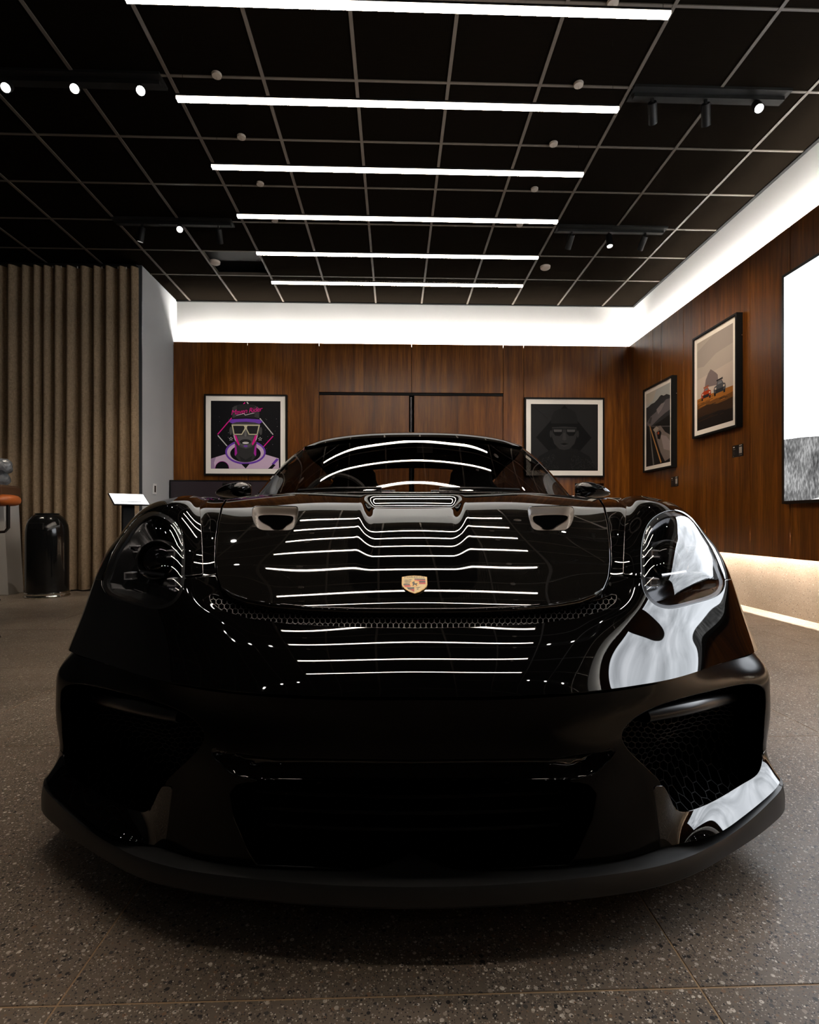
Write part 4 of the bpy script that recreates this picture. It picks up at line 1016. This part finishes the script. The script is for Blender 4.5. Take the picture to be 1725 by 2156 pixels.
# ---- headlights
def headlight(s):
    fh = np.minimum(poly_sd(s*SPX, SPY, HL), np.minimum(FACE*260, (1.75-SK[...,1])*400)); fh = np.where(s*SK[...,0] > 0, fh, -50)
    dep = .006 + .075*sst(2, 34, fh)
    Pb = SKW - SNW*dep[...,None]
    hb = panel('headlight', Pb, grid_normals(Pb), fh+2.5, mat('lamp_bowl', (.004,.004,.004), .15, spec=.22), car, flange=0)
    tb_ = np.clip(fh/64, 0, 1); PL = SKW + SNW*(.0005+.020*(1-(1-tb_)**2))[...,None]
    panel('lens', PL, grid_normals(PL), fh-1.0, M_LENS, hb, flange=0)
    ring = np.minimum(fh+1.2, 7-fh)
    panel('bezel', SKW, SNW, ring, M_SATIN, hb, flange=.02, off=-.004)
    sil = mat('lamp_silver', (.55,.55,.56), .14, metal=1.0); dk = mat('lamp_dark_glass', (.004,.004,.005), .03, spec=.8)
    # projector: rings facing forward
    c, n = locate(s*563, 1152, -.05, src=(SK, SN, SPX, SPY))
    ax = Vector((0,-1,.12)).normalized()
    q = ax.to_track_quat('Z', 'Y')
    pr = MB().lathe([(0,-.05),(.052,-.05),(.054,.0),(.050,.012),(.046,.012),(.044,.0)], 36, cap=False).obj('projector_housing', M_SATIN, hb, smooth=True)
    pr.location = c; pr.rotation_mode = 'QUATERNION'; pr.rotation_quaternion = q
    MB().lathe([(.044,.004),(.047,.013),(.0495,.012),(.0505,.006)], 36, cap=False).obj('projector_ring', mat('lamp_ring', (.45,.43,.42), .10, metal=1.0), pr, smooth=True)
    MB().lathe([(.043,-.006),(.036,.006),(.022,.014),(0,.018)], 36, cap=False).obj('projector_lens', dk, pr, smooth=True)
    # horizontal blade under the projector
    b0, _ = locate(s*540, 1192, -.035); b1, _ = locate(s*596, 1190, -.035)
    MB().tube([b0, (b0+b1)/2+Vector((0,-.004,0)), b1], .0055, 8).obj('lamp_blade', sil, hb, smooth=True)
    # four daytime lamps: bracket shaped
    for (dx, y) in ((514,1146),(521,1210),(604,1142),(618,1203)):
        p, n = locate(s*dx, y, -.028)
        w_, h_ = .011, .0095
        mb = MB()
        def bx(x0,x1,z0,z1,dy=0): mb.box(x0,x1,-.006+dy,.02,z0,z1)
        bx(-w_, -w_+.004, -h_, h_); bx(-w_, w_, h_-.0035, h_); bx(-w_, w_, -h_, -h_+.0035)
        o = mb.obj('daytime_lamp', mat('lamp_white', (.62,.62,.63), .2, spec=.6), hb, bevel=.0008); o.location = p; o.scale = (s if dx < 560 else -s, 1, 1)
        MB().box(-.006,.009,0,.02,-.005,.005).obj('lamp_chip', mat('lamp_grey', (.22,.22,.23), .25), o)
for s in (-1, 1): headlight(s)

# ---- lower fascia
rowsF = [
 [(0,.975,.476),(.17,.979,.476),(.33,1.012,.473),(.44,1.070,.468),(.50,1.106,.464),(.57,1.154,.461),(.66,1.226,.458),(.78,1.326,.453),(.874,1.423,.448),(.886,1.50,.446),(.892,1.575,.444)],
 [(0,.985,.44),(.17,.988,.44),(.33,1.018,.435),(.44,1.070,.432),(.50,1.100,.43),(.57,1.145,.428),(.66,1.21,.425),(.78,1.30,.42),(.889,1.395,.415),(.901,1.49,.41),(.903,1.568,.41)],
 [(0,.985,.38),(.17,.987,.38),(.33,1.010,.377),(.44,1.060,.374),(.50,1.090,.373),(.57,1.135,.371),(.66,1.20,.37),(.78,1.29,.37),(.892,1.383,.37),(.902,1.48,.365),(.904,1.565,.36)],
 [(0,.985,.30),(.17,.987,.30),(.33,1.005,.30),(.44,1.055,.30),(.50,1.085,.30),(.57,1.128,.30),(.66,1.205,.29),(.78,1.295,.29),(.888,1.377,.29),(.900,1.475,.30),(.903,1.56,.29)],
 [(0,.99,.22),(.17,.992,.22),(.33,1.01,.22),(.44,1.05,.22),(.50,1.08,.22),(.57,1.145,.205),(.655,1.215,.205),(.772,1.305,.207),(.876,1.370,.212),(.893,1.47,.22),(.898,1.56,.22)],
 [(0,1.0,.15),(.17,1.002,.15),(.33,1.018,.15),(.44,1.05,.15),(.50,1.075,.15),(.575,1.085,.160),(.668,1.140,.163),(.79,1.232,.168),(.878,1.335,.172),(.888,1.465,.15),(.894,1.56,.15)],
]
FS = surf(mirror_net(rowsF[::-1]), .0065)
FN = grid_normals(FS); FPX, FPY = px_of(FS)
CI = both([(0,1650),(200,1650),(330,1646),(372,1652),(388,1672),(380,1720),(350,1790),(330,1822),(0,1836)])
f_ci = np.where(FS[...,1] < 1.3, poly_sd(FPX, FPY, CI), -90)
PLT = both([(0,1600),(300,1596),(395,1582),(420,1574),(428,1580),(415,1600),(385,1628),(350,1640),(0,1642)])
f_plt = np.where(FS[...,1] < 1.3, poly_sd(FPX, FPY, PLT), -90)
SI = smooth_poly([(440,1552),(470,1510),(540,1478),(640,1452),(715,1440),(738,1450),(742,1480),(738,1540),(729,1622),(700,1646),(640,1682),(585,1706),(562,1708),(548,1692),(535,1665),(490,1615)], 90)
f_si = np.maximum(poly_sd(FPX, FPY, SI), poly_sd(-FPX, FPY, SI)); f_si = np.where(FS[...,1] < 1.5, np.minimum(f_si, (.852-np.abs(FS[...,0]))*900), -90)
f_far = (np.hypot(FS[...,1]-1.92, FS[...,2]-.33) - .362)*800
M_FASC = mat('satin_fascia', (.0013,.0013,.0013), .16, spec=.14)
f_fas = np.minimum(np.minimum(np.minimum(-f_ci, -f_plt), -f_si), f_far)
f_foot = np.minimum(np.minimum(FPY - (1655-1.2*np.clip(np.abs(FPX)-680, 0, 80)), (np.abs(FPX)-512-.12*(FPY-1700))), (1.40-FS[...,1])*800)
fas = panel('lower_fascia', FS, FN, np.minimum(f_fas, -f_foot)-1.5, M_FASC, bump, flange=.03, rnd=.002)
for s in (-1, 1): panel('intake_foot', FS, FN, np.minimum(np.minimum(f_fas, f_foot), s*FS[...,0]*900)-1.5, M_PAINT, bump, flange=.02, rnd=.002)
# recess walls and meshes of the openings
def recess(name, field, depth, m, soft=10):
    dp = depth*sst(-1, soft, field); Pn = FS - FN*dp[...,None]
    return panel(name, Pn, grid_normals(Pn), field+2, m, bump, flange=0)
recess('centre_intake', f_ci, .10, M_DEEP); recess('upper_slot', f_plt, .03, M_PAINT, 14)
for s in (-1, 1):
    fs = np.where(s*FS[...,0] > 0, f_si, -90)
    q = recess('side_intake', fs, .09, M_DEEP)
    # mesh of small hexagons set back in the opening
    honeycomb('intake_mesh', bump, FS, FN, FPX, FPY, np.where(fs > 8, fs, -1), 15.0, .0009, -.065, mat('mesh_black', (.002,.002,.002), .6, spec=.2))
    # satin brow blade over the opening
    P0 = [locate(s*dx, y, o, src=(FS, FN, FPX, FPY), face=np.ones_like(FPX))[0] for dx, y, o in ((505,1512,-.02),(560,1497,-.004),(620,1481,.004),(690,1463,.006),(728,1452,-.002),(737,1476,-.012))]
    mb = MB(); cs = [(-.004,.012),(.004,.013),(.010,.004),(.010,-.006),(.002,-.012),(-.02,-.012),(-.03,.006)]
    v = []
    for p in P0:
        rad = Vector((p.x, p.y+CY0-1.7, 0)).normalized()
        for a, b in cs: v.append(p + rad*a*1.3 + Vector((0,0,b*1.15)))
    k = len(cs); f = [(i*k+j, i*k+(j+1) % k, (i+1)*k+(j+1) % k, (i+1)*k+j) for i in range(len(P0)-1) for j in range(k)]
    if s < 0: f = [x[::-1] for x in f]
    mb.add(v, f); o = mb.obj('intake_brow', M_SATIN, bump, smooth=True)
    sb = o.modifiers.new('s', 'SUBSURF'); sb.levels = 2; sb.render_levels = 2
# horizontal slats in the middle intake
for i in range(4):
    z = .19+.032*i
    pts = [(x, 1.06+.22*x*x-CY0, z) for x in np.linspace(-.34+.01*abs(i-2), .34-.01*abs(i-2), 13)]
    MB().tube(pts, .004, 6).obj('intake_slat', M_BLACK, bump)
# splitter lip
lipP = [(0,.963),(.12,.967),(.237,.979),(.36,.998),(.468,1.026),(.56,1.068),(.6385,1.117),(.73,1.178),(.81,1.238),(.865,1.288),(.889,1.328),(.897,1.38),(.898,1.46),(.896,1.55)]
lt = np.concatenate([[0], np.cumsum(np.linalg.norm(np.diff(np.array(lipP), axis=0), axis=1))])
lip = spl(lt, np.array(lipP), np.linspace(0, lt[-1], 60)); lip = np.concatenate([(lip[:0:-1])*np.array([-1,1]), lip])
def sweep(path, prof, name, m, parent):
    """prof: (inset from the outer edge, height)"""
    t = np.gradient(path, axis=0); t /= np.linalg.norm(t, axis=1)[:,None]; n = np.stack([t[:,1], -t[:,0]], 1)
    v = []; k = len(prof)
    for i, (p, nn) in enumerate(zip(path, n)):
        corner = sst(.62, .90, abs(p[0]))
        for a, h in prof:
            a2 = a*(1-.60*corner) if a > .02 else a
            v.append((p[0]-nn[0]*a2, p[1]-nn[1]*a2-CY0, h + (.022*corner if h > .14 else 0)))
    f = [(i*k+j, (i+1)*k+j, (i+1)*k+j+1, i*k+j+1) for i in range(len(path)-1) for j in range(k-1)]
    o = link(name, mesh(name, v, f, m, True), parent); shade_auto(o, 35); return o
sweep(lip, [(.30,.098),(.02,.098),(.006,.101),(0,.108),(0,.134),(.004,.141),(.012,.1435),(.05,.149),(.085,.154)], 'splitter_lip', M_PLAST, bump)
for s in (-1, 1):      # joint line in the lip
    i = int(np.argmin((lip[:,0]-s*.862)**2 + (lip[:,1]-1.285)**2)); t_ = (lip[i+1]-lip[i-1]); t_ /= np.linalg.norm(t_)
    seg = np.array([lip[i]-t_*.0011, lip[i]+t_*.0011])
    sweep(seg, [(-.0005,.104),(-.0006,.134),(.0035,.1417),(.012,.1442),(.05,.1497),(.08,.154)], 'lip_joint', M_GAP, bump)
# ---- windscreen, roof, side glass
W_ = [
 [(0,2.10,.893),(.25,2.13,.893),(.45,2.205,.891),(.60,2.32,.888),(.685,2.43,.886)],
 [(0,2.335,1.003),(.25,2.36,1.000),(.43,2.415,.993),(.57,2.505,.985),(.655,2.58,.980)],
 [(0,2.575,1.107),(.24,2.59,1.101),(.41,2.63,1.092),(.54,2.69,1.080),(.619,2.745,1.077)],
 [(0,2.80,1.199),(.22,2.813,1.1946),(.38,2.839,1.1855),(.50,2.875,1.170),(.573,2.91,1.163)]]
WS = surf(mirror_net(W_), .008); WN = grid_normals(WS); one = np.ones(WS.shape[:2])
panel('windscreen', WS, WN, one, M_GLASS, car, flange=0)
T_ = [[(a, b-.004, c+.009) for a, b, c in W_[3]],
 [(0,2.95,1.256),(.22,2.955,1.251),(.38,2.965,1.238),(.50,2.98,1.217),(.583,2.99,1.190)],
 [(0,3.2,1.268),(.22,3.2,1.262),(.38,3.2,1.248),(.50,3.2,1.225),(.590,3.2,1.188)],
 [(0,3.5,1.238),(.22,3.5,1.232),(.37,3.5,1.217),(.48,3.5,1.192),(.575,3.5,1.152)],
 [(0,3.78,1.172),(.21,3.78,1.166),(.36,3.78,1.150),(.46,3.78,1.125),(.545,3.78,1.085)]]
TS = surf(mirror_net(T_), .02); TN = grid_normals(TS)
roof = panel('roof', TS, TN, np.ones(TS.shape[:2]), M_PAINT, car, flange=0)
TI = TS.copy(); TI[...,2] -= .028
panel('roof_lining', TI, TN, np.ones(TS.shape[:2]), M_DEEP, roof, flange=0)
G_ = [[(a*.98, b, c) for a, b, c in T_[4]], [(0,4.1,1.092),(.20,4.1,1.086),(.34,4.1,1.072),(.44,4.1,1.05),(.53,4.1,1.01)], [(0,4.45,.99),(.20,4.45,.985),(.34,4.45,.975),(.44,4.45,.96),(.52,4.45,.945)]]
GS = surf(mirror_net(G_), .03)
panel('rear_window', GS, grid_normals(GS), (.43-np.abs(GS[...,0]))*100, M_GLASS, car, flange=0)
panel('rear_pillar', GS, grid_normals(GS), (np.abs(GS[...,0])-.43)*100, M_PAINT, car, flange=0)
def ribbon(name, curves, m, parent, n=24):
    """smooth patch through a list of 3-d curves"""
    rs = []
    for c in curves:
        c = np.array(c, float); t = np.concatenate([[0], np.cumsum(np.linalg.norm(np.diff(c, axis=0), axis=1))]); rs.append(spl(t, c, np.linspace(0, t[-1], n)))
    g = np.array(rs); V = [(p[0], p[1]-CY0, p[2]) for p in g.reshape(-1,3)]; k = n
    f = [(i*k+j, i*k+j+1, (i+1)*k+j+1, (i+1)*k+j) for i in range(len(rs)-1) for j in range(k-1)]
    return link(name, mesh(name, V, f, m, True), parent)
for s in (-1, 1):
    S = lambda c: [(s*a, b, z) for a, b, z in c]
    edge = [W_[i][4] for i in range(4)]
    out1 = [(a+.016, b+.025, c+.004) for a, b, c in edge]; out2 = [(a+.018, b+.065, c-.012) for a, b, c in edge]
    ribbon('windscreen_pillar', [S(edge), S(out1), S(out2)], M_PAINT, car)
    rail = [out2[-1], (.598,3.0,1.172), (.606,3.2,1.162), (.592,3.5,1.130), (.562,3.78,1.065)]
    ribbon('roof_rail', [S([W_[3][4], T_[1][4], T_[2][4], T_[3][4], T_[4][4]]), S(rail)], M_PAINT, car)
    top = out2 + rail[1:] + [(.55,4.1,.985)]
    bot = [(.705,2.495,.888),(.735,2.7,.900),(.752,2.9,.913),(.765,3.1,.925),(.772,3.3,.935),(.772,3.5,.943),(.765,3.75,.952),(.74,4.0,.958),(.70,4.15,.96)]
    ribbon('side_window', [S(top), S([((a[0]+b[0])/2+.02, (a[1]+b[1])/2, (a[2]+b[2])/2) for a, b in zip(top, bot)]), S(bot)], clear_shell('dark_side_glass', (.16,.155,.15), 1.5), car)
    # mirror
    mr = empty('mirror_pivot', (0,0,0)); bpy.data.objects.remove(mr)
    mb = MB(); v = []; nu_, nv_ = 26, 14
    for i in range(nv_+1):
        ph = math.pi*i/nv_
        for j in range(nu_):
            th = 2*math.pi*j/nu_
            cx_, cy2, cz_ = math.sin(ph)*math.cos(th), -math.cos(ph), math.sin(ph)*math.sin(th)
            sg = lambda u, e: math.copysign(abs(u)**e, u)
            x = sg(cx_, .75)*.082; y = sg(cy2, .9)*.075; t_ = min(max((x+.08)/.16, 0), 1)
            if y > .03: y = .03
            zt, zb = .043*(1-1.0*t_**2.3), -.042+.006*t_
            z = (zt+zb)/2 + (zt-zb)/2*sg(cz_, .8)
            v.append((s*(x+.862), y+2.66-CY0, z+.932))
    f = [(i*nu_+j, i*nu_+(j+1) % nu_, (i+1)*nu_+(j+1) % nu_, (i+1)*nu_+j) for i in range(nv_) for j in range(nu_)]
    if s > 0: f = [q[::-1] for q in f]
    mo = link('door_mirror', mesh('door_mirror', v, f, M_PAINT, True), car)
    MB().tube([(s*.74,2.62-CY0,.878),(s*.80,2.65-CY0,.882),(s*.835,2.67-CY0,.90)], [.02,.017,.016], 10).obj('mirror_arm', M_PLAST, mo, smooth=True)
    MB().box(-.07,.07,0,.002,-.036,.036).obj('mirror_glass', mat('mirror_silver', (.8,.8,.8), .02, metal=1), mo, loc=(s*.858, 2.692-CY0, .93))
    # wiper
    w0 = (s*.06-.25, 2.07-CY0, .899) if s < 0 else (.02, 2.07-CY0, .899)
    pts = [(-.45,2.17-CY0,.902),(-.30,2.12-CY0,.907),(-.12,2.10-CY0,.907)] if s < 0 else [(.10,2.10-CY0,.906),(.25,2.12-CY0,.907),(.42,2.19-CY0,.906)]
    MB().tube(pts, .006, 6).obj('wiper_arm', M_SATIN, car, smooth=True)
MB().box(-.04,.04,-.005,.005,-.018,.018).obj('rear_view_mirror', M_SATIN, car, loc=(.06, 2.82-CY0, 1.15))
# cowl between bonnet and windscreen
CW = surf(mirror_net([[(0,2.02,.876),(.22,2.03,.874),(.42,2.06,.868),(.58,2.15,.862),(.67,2.30,.858)], [(0,2.09,.879),(.25,2.12,.879),(.45,2.20,.877),(.60,2.32,.874),(.69,2.44,.872)], [(0,2.14,.893),(.25,2.17,.893),(.45,2.24,.891),(.59,2.36,.888),(.68,2.47,.886)]]), .02)
panel('cowl', CW, grid_normals(CW), np.ones(CW.shape[:2]), M_PLAST, car, flange=0)

# ---- body sides, rear deck, floor
def sec(x, bx, bz, lo=.145): return [(x-.07,lo),(x-.012,lo+.05),(x,.36),(x+.002,.52),(x-.004,.66),(x-.022,.77),(x-.07,.85),(bx,bz)]
st = [(2.27,.908,.775,.872),(2.45,.905,.765,.882),(2.75,.897,.755,.897),(3.2,.890,.775,.925),(3.7,.905,.778,.948),(4.05,.922,.755,.96),(4.4,.930,.735,.962),(4.8,.920,.71,.945),(5.15,.885,.68,.92),(5.36,.82,.62,.89)]
for s in (-1, 1):
    g = [[(s*x, d, z) for x, z in sec(xx, bx, bz)] for d, xx, bx, bz in st]
    if s < 0: g = [r[::-1] for r in g]
    g = np.array(g).transpose(1,0,2) if s > 0 else np.array(g).transpose(1,0,2)
    B = surf(g, .02); BN = grid_normals(B)
    fa = np.minimum(np.hypot(B[...,1]-4.40, B[...,2]-.34)-.372, np.hypot(B[...,1]-1.92, B[...,2]-.33)-.362)*200
    door = np.minimum(np.minimum(B[...,1]-2.52, 3.62-B[...,1]), B[...,2]-.24)*300
    panel('side_body', B, BN, np.minimum(fa, -door-.5), M_PAINT, car, flange=.01)
    dr = panel('door', B, BN, np.minimum(fa, door-.5), M_PAINT, car, flange=.01)
    hd = MB().box(-.008,.008,-.09,.09,-.012,.012).obj('door_handle', M_PAINT, dr, loc=(s*.888, 3.42-CY0, .80), bevel=.004)
    Bi = B.copy(); Bi[...,0] -= s*.03
    panel('side_lining', Bi, BN, fa-2, M_DEEP, car, flange=0)
dk_ = [[(0,4.45,.985),(.25,4.45,.98),(.5,4.45,.965),(.735,4.45,.962)], [(0,4.8,.955),(.25,4.8,.952),(.5,4.8,.947),(.71,4.8,.945)], [(0,5.15,.935),(.25,5.15,.932),(.5,5.15,.925),(.68,5.15,.92)], [(0,5.37,.915),(.25,5.37,.912),(.45,5.365,.905),(.62,5.36,.89)]]
DK = surf(mirror_net(dk_), .03); panel('rear_deck', DK, grid_normals(DK), np.ones(DK.shape[:2]), M_PAINT, car, flange=0)
rb = [[(0,5.40,.915),(.25,5.40,.91),(.45,5.39,.90),(.62,5.36,.89)],[(0,5.42,.7),(.3,5.42,.7),(.6,5.38,.7),(.80,5.33,.7)],[(0,5.42,.4),(.3,5.42,.4),(.6,5.38,.4),(.82,5.34,.4)],[(0,5.36,.17),(.3,5.36,.17),(.6,5.34,.17),(.75,5.32,.17)]]
RB = surf(mirror_net(rb[::-1]), .04); panel('rear_bumper', RB, -grid_normals(RB), np.ones(RB.shape[:2]), M_PAINT, car, flange=0)
MB().box(-.84,.84,1.30-CY0,5.30-CY0,.115,.135).obj('underfloor', M_DEEP, car)
MB().box(-.50,.50,1.25-CY0,1.42-CY0,.135,.48).obj('front_bulkhead', M_DEEP, car)
MB().box(-.60,.60,1.42-CY0,2.2-CY0,.135,.62).obj('luggage_tub', M_DEEP, car)
# wheels
def wheel(x, d, r, w, s):
    e = MB().lathe([(r-.085,-w/2+.01),(r-.03,-w/2),(r-.008,-w/2+.02),(r,-w/2+.05),(r,w/2-.05),(r-.008,w/2-.02),(r-.03,w/2),(r-.085,w/2-.01)], 48, axis='x', cap=False).obj('wheel', mat('tyre_rubber', (.012,.012,.012), .8), car, smooth=True)
    e.location = (x, d-CY0, r)
    rim = MB(); rim.lathe([(r-.083,-w/2+.012),(r-.095,-w/2+.03),(r-.10,0),(r-.095,w/2-.03),(r-.083,w/2-.012)], 40, axis='x', cap=False)
    rim.obj('rim', mat('rim_dark', (.02,.02,.022), .3, metal=.7), e, smooth=True)
    for k in range(10):
        a = 2*math.pi*k/10; c_, s_ = math.cos(a), math.sin(a)
        MB().tube([(s*(w/2-.05), .03*c_, .03*s_), (s*(w/2-.03), .15*c_, .15*s_), (s*(w/2-.02), (r-.09)*c_, (r-.09)*s_)], [.02,.014,.016], 6).obj('spoke', MATS['rim_dark'], e, smooth=True)
    MB().lathe([(.16,-.012),(.17,-.012),(.17,.012),(.16,.012)], 32, axis='x').obj('brake_disc', mat('disc', (.2,.2,.2), .4, metal=1), e)
for s in (-1, 1):
    wheel(s*.775, 1.92, .330, .235, s); wheel(s*.765, 4.40, .338, .28, s)
# ---- cabin
MB().box(-.70,.70,2.25-CY0,2.60-CY0,.55,.86).obj('dashboard', mat('cabin_black', (.006,.006,.006), .7), car, bevel=.04)
for s in (-1, 1):
    seat = MB().box(-.23,.23,2.95-CY0,3.42-CY0,.40,.54).obj('seat', mat('cabin_cloth', (.007,.007,.007), .85), car, bevel=.05); seat.location.x = s*.38
    bk = MB(); prof = [(-.24,.45),(-.25,.75),(-.23,.95),(-.14,1.03),(-.13,1.10),(-.10,1.14),(.10,1.14),(.13,1.10),(.14,1.03),(.23,.95),(.25,.75),(.24,.45)]
    n = len(prof); bk.add([(a,3.40-CY0+(z-.45)*.3,z) for a,z in prof]+[(a,3.50-CY0+(z-.45)*.3,z) for a,z in prof], [tuple(range(n)), tuple(range(2*n-1,n-1,-1))]+[(i,(i+1) % n+0,(i+1) % n+n,i+n)[::-1] for i in range(n)])
    bk.obj('seat_back', MATS['cabin_cloth'], seat, bevel=.02)
MB().tube([(-.38+.17*math.cos(a), 2.72-CY0+.05*math.sin(a), .84+.17*math.sin(a)) for a in np.linspace(0, 2*math.pi, 33)[:-1]], .014, 8, closed=True).obj('steering_wheel', MATS['cabin_black'], car, smooth=True)
MB().box(-.72,.72,3.72-CY0,3.78-CY0,.2,.93).obj('cabin_bulkhead', M_DEEP, car)
